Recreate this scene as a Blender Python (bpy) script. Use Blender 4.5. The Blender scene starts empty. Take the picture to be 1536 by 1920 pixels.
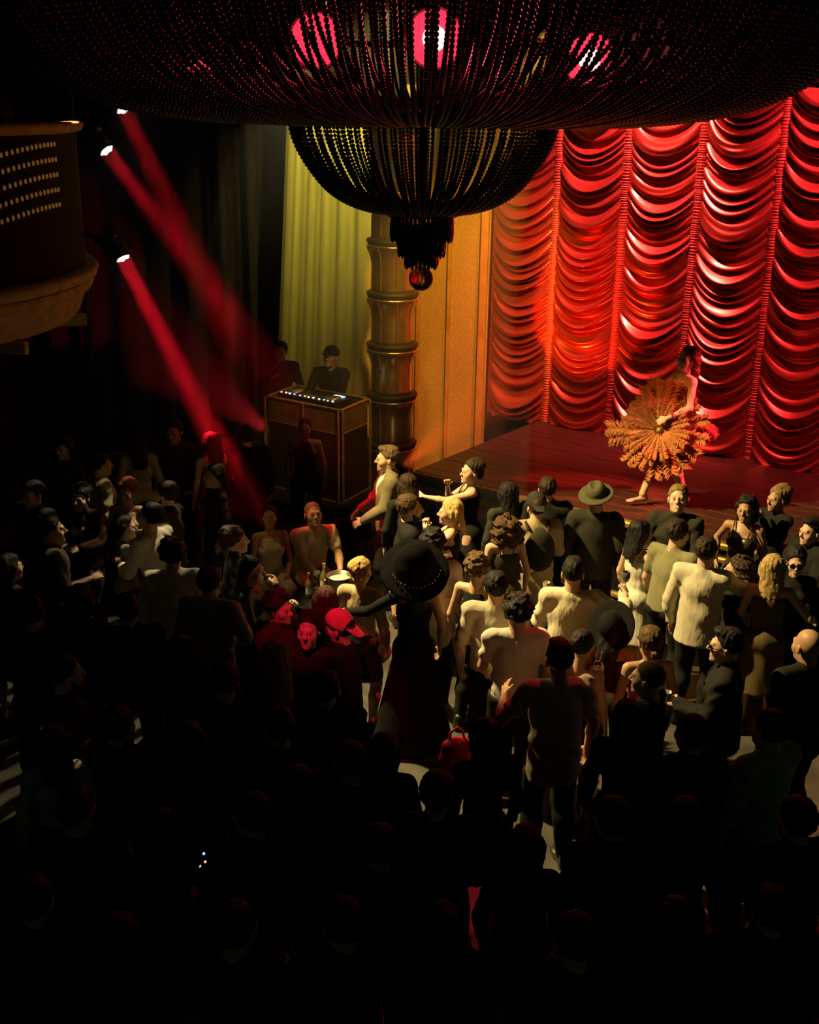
import bpy, bmesh, math, random
import numpy as np
from mathutils import Vector, Matrix, Euler

random.seed(7)
rng = np.random.RandomState(7)
SC = bpy.context.scene
COL = SC.collection
R = math.radians

# ------------------------------------------------------------------ camera
CAM_H, PITCH, ROLL, FPX = 5.2, 19.6, 0.8, 2135.0
cam_data = bpy.data.cameras.new('camera')
cam = bpy.data.objects.new('camera', cam_data)
COL.objects.link(cam)
cam_data.sensor_fit = 'HORIZONTAL'
cam_data.sensor_width = 36.0
cam_data.lens = 36.0 * FPX / 1536.0
cam_data.clip_start, cam_data.clip_end = 0.05, 200
CAM_M = Matrix.Translation((0, 0, CAM_H)) @ Matrix.Rotation(R(90 - PITCH), 4, 'X') @ Matrix.Rotation(R(ROLL), 4, 'Z')
cam.matrix_world = CAM_M
SC.camera = cam

def ray(px, py):
    d = Vector(((px - 768) / FPX, -(py - 960) / FPX, -1.0))
    return (CAM_M.to_3x3() @ d)
def at_z(px, py, z):
    d = ray(px, py); t = (z - CAM_H) / d.z
    return Vector((0, 0, CAM_H)) + d * t
def at_y(px, py, y):
    d = ray(px, py); t = y / d.y
    return Vector((0, 0, CAM_H)) + d * t

# ------------------------------------------------------------------ world, exposure, lights
SC.view_settings.view_transform = 'Standard'
SC.view_settings.look = 'None'
SC.view_settings.exposure = 0.0
SC.view_settings.gamma = 1.0
SC.view_settings.use_curve_mapping = False
SC.render.film_transparent = False
try:
    SC.cycles.use_denoising = True
    SC.cycles.denoiser = 'OPENIMAGEDENOISE'
    SC.cycles.use_adaptive_sampling = True
    SC.cycles.adaptive_threshold = 0.02
    SC.cycles.max_bounces = 6
    SC.cycles.diffuse_bounces = 3
    SC.cycles.glossy_bounces = 3
    SC.cycles.transmission_bounces = 4
    SC.cycles.volume_bounces = 0
    SC.cycles.transparent_max_bounces = 8
    SC.cycles.caustics_reflective = False
    SC.cycles.caustics_refractive = False
    SC.cycles.sample_clamp_indirect = 3.0
    SC.cycles.sample_clamp_direct = 0.0
except Exception as e:
    print('cycles settings', e)
W = bpy.data.worlds.new('club_dark'); SC.world = W
W.use_nodes = True
W.node_tree.nodes['Background'].inputs[0].default_value = (0.0030, 0.0062, 0.0036, 1)
W.node_tree.nodes['Background'].inputs[1].default_value = 1.3

def spot(name, loc, target, energy, color, size, blend=0.35, radius=0.06, gobo=None):
    l = bpy.data.lights.new(name, 'SPOT')
    l.energy = energy; l.color = color; l.spot_size = R(size); l.spot_blend = blend
    l.shadow_soft_size = radius
    o = bpy.data.objects.new(name, l); COL.objects.link(o)
    o.location = loc
    d = Vector(target) - Vector(loc)
    o.rotation_euler = d.to_track_quat('-Z', 'Y').to_euler()
    if gobo:                         # striped glass gobo in the lantern: modulates the light it throws
        scale, dist, lo = gobo
        l.use_nodes = True
        nt = l.node_tree; em = nt.nodes['Emission']
        tc = nt.nodes.new('ShaderNodeTexCoord')
        sep = nt.nodes.new('ShaderNodeSeparateXYZ'); nt.links.new(tc.outputs['Normal'], sep.inputs[0])
        dx = nt.nodes.new('ShaderNodeMath'); dx.operation = 'DIVIDE'
        dy = nt.nodes.new('ShaderNodeMath'); dy.operation = 'DIVIDE'
        nt.links.new(sep.outputs[0], dx.inputs[0]); nt.links.new(sep.outputs[2], dx.inputs[1])
        nt.links.new(sep.outputs[1], dy.inputs[0]); nt.links.new(sep.outputs[2], dy.inputs[1])
        cb = nt.nodes.new('ShaderNodeCombineXYZ')
        nt.links.new(dx.outputs[0], cb.inputs[0]); nt.links.new(dy.outputs[0], cb.inputs[1])
        w = nt.nodes.new('ShaderNodeTexWave'); w.inputs['Scale'].default_value = scale
        w.inputs['Distortion'].default_value = dist; w.inputs['Detail Scale'].default_value = 2.0
        nt.links.new(cb.outputs[0], w.inputs[0])
        mr = nt.nodes.new('ShaderNodeMapRange')
        mr.inputs[1].default_value = 0.45; mr.inputs[2].default_value = 0.7
        mr.inputs[3].default_value = lo; mr.inputs[4].default_value = 1.0
        nt.links.new(w.outputs['Fac'], mr.inputs[0])
        nt.links.new(mr.outputs[0], em.inputs['Strength'])
    return o

WARM = (1.0, 0.72, 0.27)
RED = (1.0, 0.035, 0.05)
# amber profile lantern on the side truss: key light of the crowd
spot('crowd_key', (-2.7, 10.0, 6.4), (1.45, 9.65, 1.3), 4800, WARM, 49, 0.25, 0.05)
# striped amber lantern over the stage edge, sweeping the tables at the side
spot('table_gobo', (-0.9, 12.4, 6.2), (-2.75, 9.9, 1.1), 1500, (1.0, 0.80, 0.42), 31, 0.5, 0.02, gobo=(9.0, 2.0, 0.04))
spot('booth_gobo', (-3.0, 11.5, 6.0), (-1.0, 9.3, 1.0), 1100, (0.9, 0.95, 0.62), 20, 0.3, 0.02, gobo=(14.0, 1.5, 0.05))
# red accents into the crowd
spot('crowd_red_mid', (2.6, 11.4, 6.6), (0.85, 7.35, 1.5), 520, RED, 11, 0.4, 0.05)
spot('crowd_red_side', (-1.15, 5.7, 4.95), (-0.72, 7.75, 1.6), 420, (1.0, 0.02, 0.07), 15, 0.5, 0.04)
spot('crowd_red_tops', (-0.3, 11.2, 6.6), (-0.75, 8.2, 1.6), 420, (1.0, 0.03, 0.08), 12, 0.4, 0.05)
spot('bag_fill', (0.9, 10.9, 6.6), at_z(856, 1418, .78), 620, (1.0, 0.02, 0.06), 6, 0.4, 0.03)  # added spot, there only to light the red bag
# narrow stray beams that reach single people in the dark front of the crowd
spot('stray_green', (3.4, 9.6, 6.4), at_z(1424, 1402, 1.25), 260, (0.10, 0.85, 0.28), 3.4, 0.3, 0.01, gobo=(60.0, 1.0, 0.12))
spot('stray_cream', (-0.8, 9.9, 6.4), at_z(112, 1437, 1.35), 900, (1.0, 0.72, 0.34), 2.6, 0.2, 0.01, gobo=(55.0, 0.5, 0.05))
spot('hand_fill', (3.6, 7.6, 6.0), at_z(1437, 1690, 1.05), 240, (1.0, 0.80, 0.50), 2.6, 0.3, 0.01)  # added spot: brightens one hand in place of a white cloth
# red wash on the stage curtain
spot('curtain_wash_a', (2.2, 13.7, 7.5), (2.6, 15.1, 3.8), 2900, (1.0, 0.15, 0.12), 56, 0.8, 0.08)
spot('curtain_wash_b', (4.5, 12.1, 7.5), (4.8, 13.6, 3.8), 1900, (1.0, 0.10, 0.11), 56, 0.8, 0.08)
# amber floods on the proscenium and on the dancer
spot('amber_flood', (1.3, 12.0, 5.9), (0.75, 16.1, 2.5), 1900, (1.0, 0.44, 0.04), 44, 0.8, 0.1)
spot('dancer_amber', (-1.8, 9.6, 5.9), (2.9, 12.0, 1.7), 850, (1.0, 0.36, 0.04), 14, 0.6, 0.08)
spot('dancer_red', (5.7, 11.4, 4.8), (3.1, 12.2, 2.0), 4200, (1.0, 0.07, 0.08), 18, 0.4, 0.08)
spot('column_fill', (-0.25, 12.3, 6.2), (-0.26, 15.0, 2.6), 520, (1.0, 0.62, 0.12), 22, 0.8, 0.08)  # extra spot added to brighten the barrel column
spot('booth_fill', (0.3, 11.6, 5.6), (-1.0, 14.2, 1.4), 560, (1.0, 0.55, 0.14), 25, 0.7, 0.06)  # dedicated fill added to lift the booth and dj
spot('couple_fill', (-3.6, 10.6, 6.2), (-1.15, 11.0, 0.9), 800, (1.0, 0.62, 0.22), 15, 0.6, 0.05)  # dedicated fill added for the seated pair
# yellow-green lantern grazing the gold drape
spot('drape_gold', (0.15, 14.7, 6.9), (-1.0, 16.7, 4.6), 1300, (0.92, 0.80, 0.17), 50, 0.9, 0.08)

def beam(name, loc, target, energy, color, size, spread):
    """collimated lantern: lit disc whose light stays in a narrow shaft"""
    l = bpy.data.lights.new(name, 'AREA'); l.shape = 'DISK'; l.size = size; l.spread = R(spread)
    l.energy = energy; l.color = color
    o = bpy.data.objects.new(name, l); COL.objects.link(o); o.location = loc
    o.rotation_euler = (Vector(target) - Vector(loc)).to_track_quat('-Z', 'Y').to_euler()
    return o

# ------------------------------------------------------------------ materials
MATS = {}
def mat(name, color, rough=0.7, metal=0.0, var=0.25, scale=12.0, bump=0.15, stretch=None, sheen=0.0,
        emit=None, estr=0.0, spec=0.5, coat=0.0, alpha=None, trans=0.0, kind='noise', bdist=0.01):
    if name in MATS: return MATS[name]
    m = bpy.data.materials.new(name); m.use_nodes = True
    nt = m.node_tree; b = nt.nodes['Principled BSDF']
    b.inputs['Roughness'].default_value = rough
    b.inputs['Metallic'].default_value = metal
    b.inputs['Specular IOR Level'].default_value = spec
    b.inputs['Sheen Weight'].default_value = sheen
    b.inputs['Coat Weight'].default_value = coat
    b.inputs['Transmission Weight'].default_value = trans
    if alpha is not None: b.inputs['Alpha'].default_value = alpha
    tc = nt.nodes.new('ShaderNodeTexCoord')
    mp = nt.nodes.new('ShaderNodeMapping')
    nt.links.new(tc.outputs['Object'], mp.inputs[0])
    if stretch: mp.inputs['Scale'].default_value = stretch
    if kind == 'noise':
        t = nt.nodes.new('ShaderNodeTexNoise'); t.inputs['Scale'].default_value = scale
        t.inputs['Detail'].default_value = 2.0; fac = t.outputs['Fac']
    elif kind == 'voronoi':
        t = nt.nodes.new('ShaderNodeTexVoronoi'); t.inputs['Scale'].default_value = scale; fac = t.outputs['Distance']
    else:
        t = nt.nodes.new('ShaderNodeTexWave'); t.inputs['Scale'].default_value = scale
        t.inputs['Distortion'].default_value = 3.0; fac = t.outputs['Fac']
    nt.links.new(mp.outputs[0], t.inputs['Vector'])
    cr = nt.nodes.new('ShaderNodeValToRGB')
    c = Vector(color[:3])
    lo = [max(0.0, x * (1 - var)) for x in c]; hi = [min(1.0, x * (1 + var)) for x in c]
    cr.color_ramp.elements[0].position = 0.3; cr.color_ramp.elements[1].position = 0.7
    cr.color_ramp.elements[0].color = (*lo, 1); cr.color_ramp.elements[1].color = (*hi, 1)
    nt.links.new(fac, cr.inputs[0]); nt.links.new(cr.outputs[0], b.inputs['Base Color'])
    if bump:
        bp = nt.nodes.new('ShaderNodeBump'); bp.inputs['Strength'].default_value = bump
        bp.inputs['Distance'].default_value = bdist
        nt.links.new(fac, bp.inputs['Height']); nt.links.new(bp.outputs[0], b.inputs['Normal'])
    if emit:
        b.inputs['Emission Color'].default_value = (*emit, 1); b.inputs['Emission Strength'].default_value = estr
    MATS[name] = m
    return m

mat('floor_dark', (0.075, 0.072, 0.064), 0.35, var=0.4, scale=3.0, bump=0.05)
mat('stage_wood', (0.050, 0.022, 0.013), 0.42, var=0.5, scale=5.0, bump=0.1, stretch=(1, 8, 1))
mat('wall_dark', (0.030, 0.026, 0.022), 0.8, scale=4.0)
mat('black_paint', (0.010, 0.010, 0.010), 0.75, scale=20, spec=.1, bump=0)
mat('gold_trim', (0.62, 0.42, 0.12), 0.35, metal=0.8, var=0.3, scale=14)
mat('gold_wall', (0.46, 0.30, 0.08), 0.55, metal=0.1, var=0.22, scale=26.0, bump=0.4, stretch=(2, 2, 1.0))
mat('gold_flat', (0.52, 0.27, 0.06), 0.5, metal=0.25, var=0.2, scale=5.0, bump=0.1)
mat('gold_barrel', (0.66, 0.48, 0.17), 0.27, metal=0.9, var=0.15, scale=7.0, bump=0.05)
mat('gold_drape', (0.40, 0.34, 0.12), 0.6, var=0.10, scale=7.0, bump=0.0, sheen=0.3, stretch=(2, 2, 0.4))
mat('dark_drape', (0.014, 0.009, 0.007), 0.9, var=0.3, scale=7.0, bump=0, spec=.1)
mat('collar_dark', (0.014, 0.012, 0.006), 0.6, scale=9)
mat('satin_red', (0.76, 0.125, 0.10), 0.30, metal=0.86, var=0.10, scale=50.0, bump=0.0, stretch=(1, 1, 8), spec=0.6)
mat('satin_tape', (0.72, 0.11, 0.09), 0.5, metal=0.4, var=0.22, scale=40.0, bump=0.4, stretch=(0.3, 0.3, 9), sheen=0.3)
mat('cream_plaster', (0.55, 0.38, 0.18), 0.6, var=0.25, scale=9.0, bump=0.2)
mat('bulb_amber', (0.3, 0.2, 0.08), 0.4, emit=(1.0, 0.42, 0.10), estr=0.10)
mat('ceiling_dark', (0.02, 0.02, 0.02), 0.9)

# ------------------------------------------------------------------ mesh helpers
def link_mesh(name, verts, faces, m, parent=None, smooth=False, uv=None):
    me = bpy.data.meshes.new(name)
    me.from_pydata([tuple(v) for v in verts], [], faces)
    if smooth: me.polygons.foreach_set('use_smooth', [True] * len(me.polygons))
    me.materials.append(MATS[m] if isinstance(m, str) else m)
    me.update()
    return link_obj(name, me, parent)
def link_obj(name, me, parent=None, m=None):
    o = bpy.data.objects.new(name, me); COL.objects.link(o)
    if parent is not None: o.parent = parent
    if m is not None:
        o.material_slots[0].link = 'OBJECT'
        o.material_slots[0].material = MATS[m] if isinstance(m, str) else m
    return o
def empty(name, loc=(0, 0, 0), rz=0.0):
    o = bpy.data.objects.new(name, None); COL.objects.link(o)
    o.location = loc; o.rotation_euler = (0, 0, rz); o.empty_display_size = 0.1
    return o
def tag(o, label=None, cat=None, group=None, kind=None):
    if label: o['label'] = label
    if cat: o['category'] = cat
    if group: o['group'] = group
    if kind: o['kind'] = kind
    return o

class MB:
    """collects simple solids into one mesh"""
    def __init__(s): s.v = []; s.f = []
    def raw(s, v, f):
        n = len(s.v); s.v += [tuple(x) for x in v]; s.f += [tuple(i + n for i in q) for q in f]; return s
    def box(s, c, d, M=None, bev=0.0):
        x, y, z = [q / 2 for q in d]
        if bev <= 0:
            v = [(-x, -y, -z), (x, -y, -z), (x, y, -z), (-x, y, -z), (-x, -y, z), (x, -y, z), (x, y, z), (-x, y, z)]
            f = [(0, 3, 2, 1), (4, 5, 6, 7), (0, 1, 5, 4), (1, 2, 6, 5), (2, 3, 7, 6), (3, 0, 4, 7)]
        else:
            bm = bmesh.new(); bmesh.ops.create_cube(bm, size=1.0)
            for q in bm.verts: q.co = Vector((q.co.x * d[0], q.co.y * d[1], q.co.z * d[2]))
            bmesh.ops.bevel(bm, geom=bm.edges[:], offset=bev, segments=2, affect='EDGES', profile=0.5)
            bm.verts.index_update()
            v = [q.co[:] for q in bm.verts]; f = [[q.index for q in g.verts] for g in bm.faces]; bm.free()
        M3 = M if M is not None else Matrix.Identity(3)
        v = [tuple(Vector(c) + M3 @ Vector(q)) for q in v]
        return s.raw(v, f)
    def lathe(s, prof, c=(0, 0, 0), n=24, M=None, cap=True, arc=2 * math.pi, a0=0.0):
        full = abs(arc - 2 * math.pi) < 1e-6
        k = n if full else n + 1
        M3 = M if M is not None else Matrix.Identity(3)
        v = []
        for r, z in prof:
            for i in range(k):
                a = a0 + arc * i / n
                v.append(tuple(Vector(c) + M3 @ Vector((r * math.cos(a), r * math.sin(a), z))))
        f = []
        for j in range(len(prof) - 1):
            for i in range(n):
                i2 = (i + 1) % k
                f.append((j * k + i, j * k + i2, (j + 1) * k + i2, (j + 1) * k + i))
        if cap and full:
            f.append(tuple(range(k - 1, -1, -1))); f.append(tuple((len(prof) - 1) * k + i for i in range(k)))
        return s.raw(v, f)
    def tube(s, pts, r, n=8, cap=True):
        pts = [Vector(p) for p in pts]
        rs = r if isinstance(r, (list, tuple)) else [r] * len(pts)
        v = []; up = Vector((0, 0, 1))
        for i, p in enumerate(pts):
            t = (pts[min(i + 1, len(pts) - 1)] - pts[max(i - 1, 0)]).normalized()
            a = t.cross(up)
            if a.length < 1e-3: a = t.cross(Vector((1, 0, 0)))
            a.normalize(); b = t.cross(a)
            for j in range(n):
                q = 2 * math.pi * j / n
                v.append(tuple(p + (a * math.cos(q) + b * math.sin(q)) * rs[i]))
        f = []
        for i in range(len(pts) - 1):
            for j in range(n):
                f.append((i * n + j, i * n + (j + 1) % n, (i + 1) * n + (j + 1) % n, (i + 1) * n + j))
        if cap:
            f.append(tuple(range(n - 1, -1, -1))); f.append(tuple((len(pts) - 1) * n + j for j in range(n)))
        return s.raw(v, f)
    def build(s, name, m, parent=None, smooth=False):
        return link_mesh(name, s.v, s.f, m, parent, smooth)
    def mesh(s, name, m, smooth=False):
        me = bpy.data.meshes.new(name); me.from_pydata(s.v, [], s.f)
        if smooth: me.polygons.foreach_set('use_smooth', [True] * len(me.polygons))
        me.materials.append(MATS[m] if isinstance(m, str) else m); me.update(); return me

def rotz(a): return Matrix.Rotation(a, 3, 'Z')
def frame_to(d, up=(0, 0, 1)):
    """matrix whose -Z looks along d"""
    return Vector(d).to_track_quat('-Z', 'Y').to_matrix()

# ------------------------------------------------------------------ the setting
STAGE_Z = 1.0
CA, CB = Vector((1.15, 16.3, 0)), Vector((5.08, 13.5, 0))
CDIR = (CB - CA).normalized()
CN = Vector((CDIR.y, -CDIR.x, 0)); 
if CN.y > 0: CN = -CN                      # towards the room
EDGE0 = Vector((2.18, 11.8, 0))            # a point of the stage lip

fl = MB().box((0.5, 9.2, -0.05), (15, 19, 0.1)).build('floor', 'floor_dark'); tag(fl, 'dark polished dance floor', kind='structure')
ce = MB().box((0.5, 10.5, 8.3), (15, 15, 0.1)).build('ceiling', 'ceiling_dark'); tag(ce, 'black club ceiling above the chandelier', kind='structure')
wl = MB().box((-6.2, 10.5, 4.1), (0.2, 15, 8.3)).build('wall_left', 'wall_dark'); tag(wl, 'dark side wall behind the balcony box', kind='structure')
wb = MB().box((0.5, 18.2, 4.1), (15, 0.2, 8.3)).build('wall_back', 'wall_dark'); tag(wb, 'dark wall behind drapes and curtain', kind='structure')

# stage slab: prism with its lip parallel to the curtain
e0 = EDGE0 - CDIR * 2.6; e1 = EDGE0 + CDIR * 5.2
b1 = e1 - CN * 4.6; b0 = e0 - CN * 4.6
def prism(pts, z0, z1):
    n = len(pts)
    v = [(p.x, p.y, z0) for p in pts] + [(p.x, p.y, z1) for p in pts]
    f = [tuple(range(n - 1, -1, -1)), tuple(range(n, 2 * n))] + [(i, (i + 1) % n, n + (i + 1) % n, n + i) for i in range(n)]
    return v, f
v, f = prism([e0, e1, b1, b0], 0, STAGE_Z - 0.02)
st = link_mesh('stage', v, f, 'black_paint'); tag(st, 'raised stage with gold-banded front', 'stage', kind='structure')
# boards of the stage floor, each its own piece, running along the lip
nb = 22; bw = 4.55 / nb
for i in range(nb):
    c = (e0 + e1) / 2 - CN * (bw * (i + 0.5))
    o = MB().box((0, 0, 0), ((e1 - e0).length, bw - 0.008, 0.024), bev=0.003).build('stage_board', 'stage_wood', st)
    o.location = (c.x, c.y, STAGE_Z - 0.010 + 0.0015 * math.sin(i * 2.3)); o.rotation_euler = (0, 0, math.atan2(CDIR.y, CDIR.x))
for i, (z, r) in enumerate([(0.955, 0.045), (0.80, 0.035), (0.66, 0.035), (0.10, 0.04)]):
    MB().tube([e0 + CN * 0.02 + Vector((0, 0, z)), e1 + CN * 0.02 + Vector((0, 0, z))], r, 10).build('gold_moulding', 'gold_trim', st, True)
# low riser under the booth
rs = MB().box((-2.1, 15.2, 0.2), (3.2, 3.2, 0.4), bev=0.01).build('dj_riser', 'black_paint')
tag(rs, 'low black riser under the dj booth', 'riser', kind='structure')

# ------------------------------------------------------------------ red austrian curtain
def curtain():
    root = empty('theatre_curtain', (CA.x, CA.y, STAGE_Z), math.atan2(CDIR.y, CDIR.x))
    tag(root, 'red satin swagged theatre curtain hanging across the back of the stage', 'curtain')
    # local: x along, -y towards the room, z up
    pw = 0.985; H = 4.52; npan = 7; x0 = -0.02
    sgn = -1.0
    nu, nv = 40, 600
    r = np.random.RandomState(11)
    tape_x = []
    for k in range(npan):
        xa = x0 + k * pw; tape_x.append(xa + pw)
        u = np.linspace(0, 1, nu)[None, :]; v = np.linspace(0, 1, nv)[:, None]
        z = H * (1 - v)
        sag = 0.26 * (1 - (2 * u - 1) ** 2) ** 0.85
        s = (v * H) - sag + 0 * u                       # phase length: constant along a fold
        # uneven folds: warped phase
        lam = 0.130
        ph = s / lam
        for q in range(6):
            ph = ph + (0.42 / (1 + 0.4 * q)) * np.sin(s * (1.9 + 2.3 * q + r.rand()) + r.rand() * 6.28 + 2.0 * u * (r.rand() - 0.5))
        fr = ph - np.floor(ph); fi = np.floor(ph)
        h1 = np.sin(fi * 12.9898 + k * 7.1) * 43758.5453; amp = 0.25 + 0.75 * (h1 - np.floor(h1))
        prof = np.where(fr < 0.66, np.sin(fr / 0.66 * np.pi / 2) ** 1.8, np.cos((fr - 0.66) / 0.34 * np.pi / 2) ** 1.3)
        w = (4 * u * (1 - u)) ** 0.75
        # fine gathers close to the tapes
        ph2 = s / 0.052 + 0.6 * np.sin(s * 3.1 + k)
        fine = (0.5 + 0.5 * np.sin(2 * np.pi * ph2)) * (1 - w) ** 1.2
        mid = (0.5 + 0.5 * np.sin(2 * np.pi * (s / 0.078 + 0.8 * np.sin(s * 2.2 + 2 * k)))) * w
        d = 0.020 + 0.185 * w * amp * prof + 0.022 * fine + 0.012 * mid + 0.06 * w
        X = xa + u * pw + 0 * v
        Y = sgn * d
        Z = z - 0.09 * w * amp * prof
        V = np.stack([X, Y + 0 * X, Z + 0 * X], -1).reshape(-1, 3)
        i = np.arange(nv - 1)[:, None] * nu + np.arange(nu - 1)[None, :]
        F = np.stack([i, i + nu, i + nu + 1, i + 1], -1).reshape(-1, 4)
        link_mesh('swag_panel', V.tolist(), F.tolist(), 'satin_red', root, True)
    nvt = 900
    for k, xt in enumerate(tape_x[:-1]):
        v = np.linspace(0, 1, nvt); rows = []
        prof = [(-0.075, 0.02), (-0.055, 0.065), (-0.018, 0.090), (0.018, 0.090), (0.055, 0.065), (0.075, 0.02)]
        wob = 0.006 * np.sin(v * 900 + 3 * np.sin(v * 61 + k)) + 0.004 * np.sin(v * 1430 + k)
        V = np.array([[(xt + px + 0.004 * math.sin(v[i] * 37 + k), -(py + wob[i]), H * (1 - v[i])) for px, py in prof] for i in range(nvt)]).reshape(-1, 3)
        m = len(prof); i = np.arange(nvt - 1)[:, None] * m + np.arange(m - 1)[None, :]
        F = np.stack([i, i + m, i + m + 1, i + 1], -1).reshape(-1, 4)
        link_mesh('gathering_tape', V.tolist(), F.tolist(), 'satin_tape', root, True)
    MB().box((npan * pw / 2, -0.09, H + 0.04), (npan * pw, 0.16, 0.10), bev=0.01).build('pelmet', 'dark_drape', root)
curtain()

hd = MB().box((3.4, -0.02, 6.95), (7.2, 0.3, 2.75)).build('wall_header', 'black_paint'); hd.location = CA; hd.rotation_euler = (0, 0, math.atan2(CDIR.y, CDIR.x))
tag(hd, 'black header wall above the red curtain', kind='structure')
hd2 = MB().box((-2.35, 16.55, 6.96), (7.2, 0.5, 2.66)).build('wall_header', 'black_paint'); tag(hd2, 'black header wall above the gold drape', kind='structure')
# ------------------------------------------------------------------ proscenium wall, pilaster, column, drapes
p0, p1 = Vector((-0.10, 16.55, 0)), Vector((1.10, 16.36, 0))
pd = (p1 - p0).normalized(); pa = math.atan2(pd.y, pd.x)
pr = MB().box((0.6, 0, 2.82), ((p1 - p0).length, 0.12, 5.64)).build('wall_proscenium', 'gold_wall'); pr.location = p0; pr.rotation_euler = (0, 0, pa)
tag(pr, 'gold patterned proscenium wall beside the curtain', kind='structure')
MB().box((0.64, -0.09, 2.82), (0.05, 0.08, 5.64), bev=0.01).build('gold_moulding', 'gold_flat', pr)
MB().box((1.13, -0.10, 2.82), (0.11, 0.12, 5.64), bev=0.015).build('gold_moulding', 'gold_flat', pr)
MB().box((0.20, -0.08, 2.82), (0.06, 0.06, 5.64), bev=0.01).build('gold_moulding', 'gold_flat', pr)

def column():
    root = empty('gold_column', (-0.26, 15.0, 0.0))
    tag(root, 'column of stacked gold flared barrels with dark collars beside the dj booth', 'column')
    prof = []
    for i in range(15):
        t = i / 14
        r = 0.265 + 0.012 * (1 - t) + 0.07 * max(0, (t - 0.55) / 0.45) ** 2.0
        prof.append((r, t * 0.56))
    prof += [(0.352, 0.565), (0.352, 0.585), (0.325, 0.59)]
    bm = MB().lathe(prof, n=32).mesh('barrel', 'gold_barrel', True)
    rb = MB()
    for a in range(8):
        ang = a * math.pi / 4 + 0.2
        rb.tube([(math.cos(ang) * (r + 0.003), math.sin(ang) * (r + 0.003), z) for r, z in prof[:15]], 0.012, 5)
    rbm = rb.mesh('ribs', 'gold_barrel', True)
    cm = MB().lathe([(0.28, 0), (0.33, 0.01), (0.345, 0.04), (0.345, 0.07), (0.30, 0.09)], n=32).mesh('collar', 'collar_dark', True)
    for k in range(8):
        z = 1.5 - 2 * 0.675 + 0.0 + k * 0.675 - 0.59
        if z < 0: continue
        b = link_obj('barrel', bm, root); b.location = (0, 0, z)
        r = link_obj('rib', rbm, b)
        c = link_obj('collar', cm, root); c.location = (0, 0, z + 0.587)
    MB().lathe([(0.36, 0), (0.36, 0.12), (0.30, 0.235)], n=32).build('plinth', 'collar_dark', root)
column()

def drape(name, x0, x1, y, z0, z1, m, label, seed, amp=0.09, wl=0.32, lean=0.0):
    r = np.random.RandomState(seed)
    n = int((x1 - x0) / 0.035); nz = 26
    x = np.linspace(x0, x1, n)[None, :]; t = np.linspace(0, 1, nz)[:, None]
    ph = x / wl * 2 * np.pi + 1.3 * np.sin(x * 1.7 + seed) + 0.8 * np.sin(x * 4.3 + 2 * seed)
    a = amp * (0.7 + 0.3 * np.sin(x * 2.9 + seed)) * (0.75 + 0.35 * t)
    Y = y - a * np.sin(ph + 0.5 * t * np.sin(x * 3)) - 0.03 * np.sin(2.1 * ph + 1)
    X = x + lean * t * (x - x1) + 0 * t
    Z = z1 + (z0 - z1) * t + 0 * x
    V = np.stack([X, Y, Z], -1).reshape(-1, 3)
    i = np.arange(nz - 1)[:, None] * n + np.arange(n - 1)[None, :]
    F = np.stack([i, i + n, i + n + 1, i + 1], -1).reshape(-1, 4)
    o = link_mesh(name, V.tolist(), F.tolist(), m, None, True)
    so = o.modifiers.new('thickness', 'SOLIDIFY'); so.thickness = 0.012
    return tag(o, label, 'drape')
drape('gold_drape', -1.75, -0.15, 16.75, 0.02, 5.62, 'gold_drape', 'olive gold fabric drape hanging in folds behind the dj', 3, 0.055, 0.24, 0.22)
drape('dark_drape', -5.9, -1.70, 17.2, 0.02, 7.4, 'dark_drape', 'dark brown velvet drape behind the side tables', 5, 0.12, 0.5, 0.0)

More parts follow.
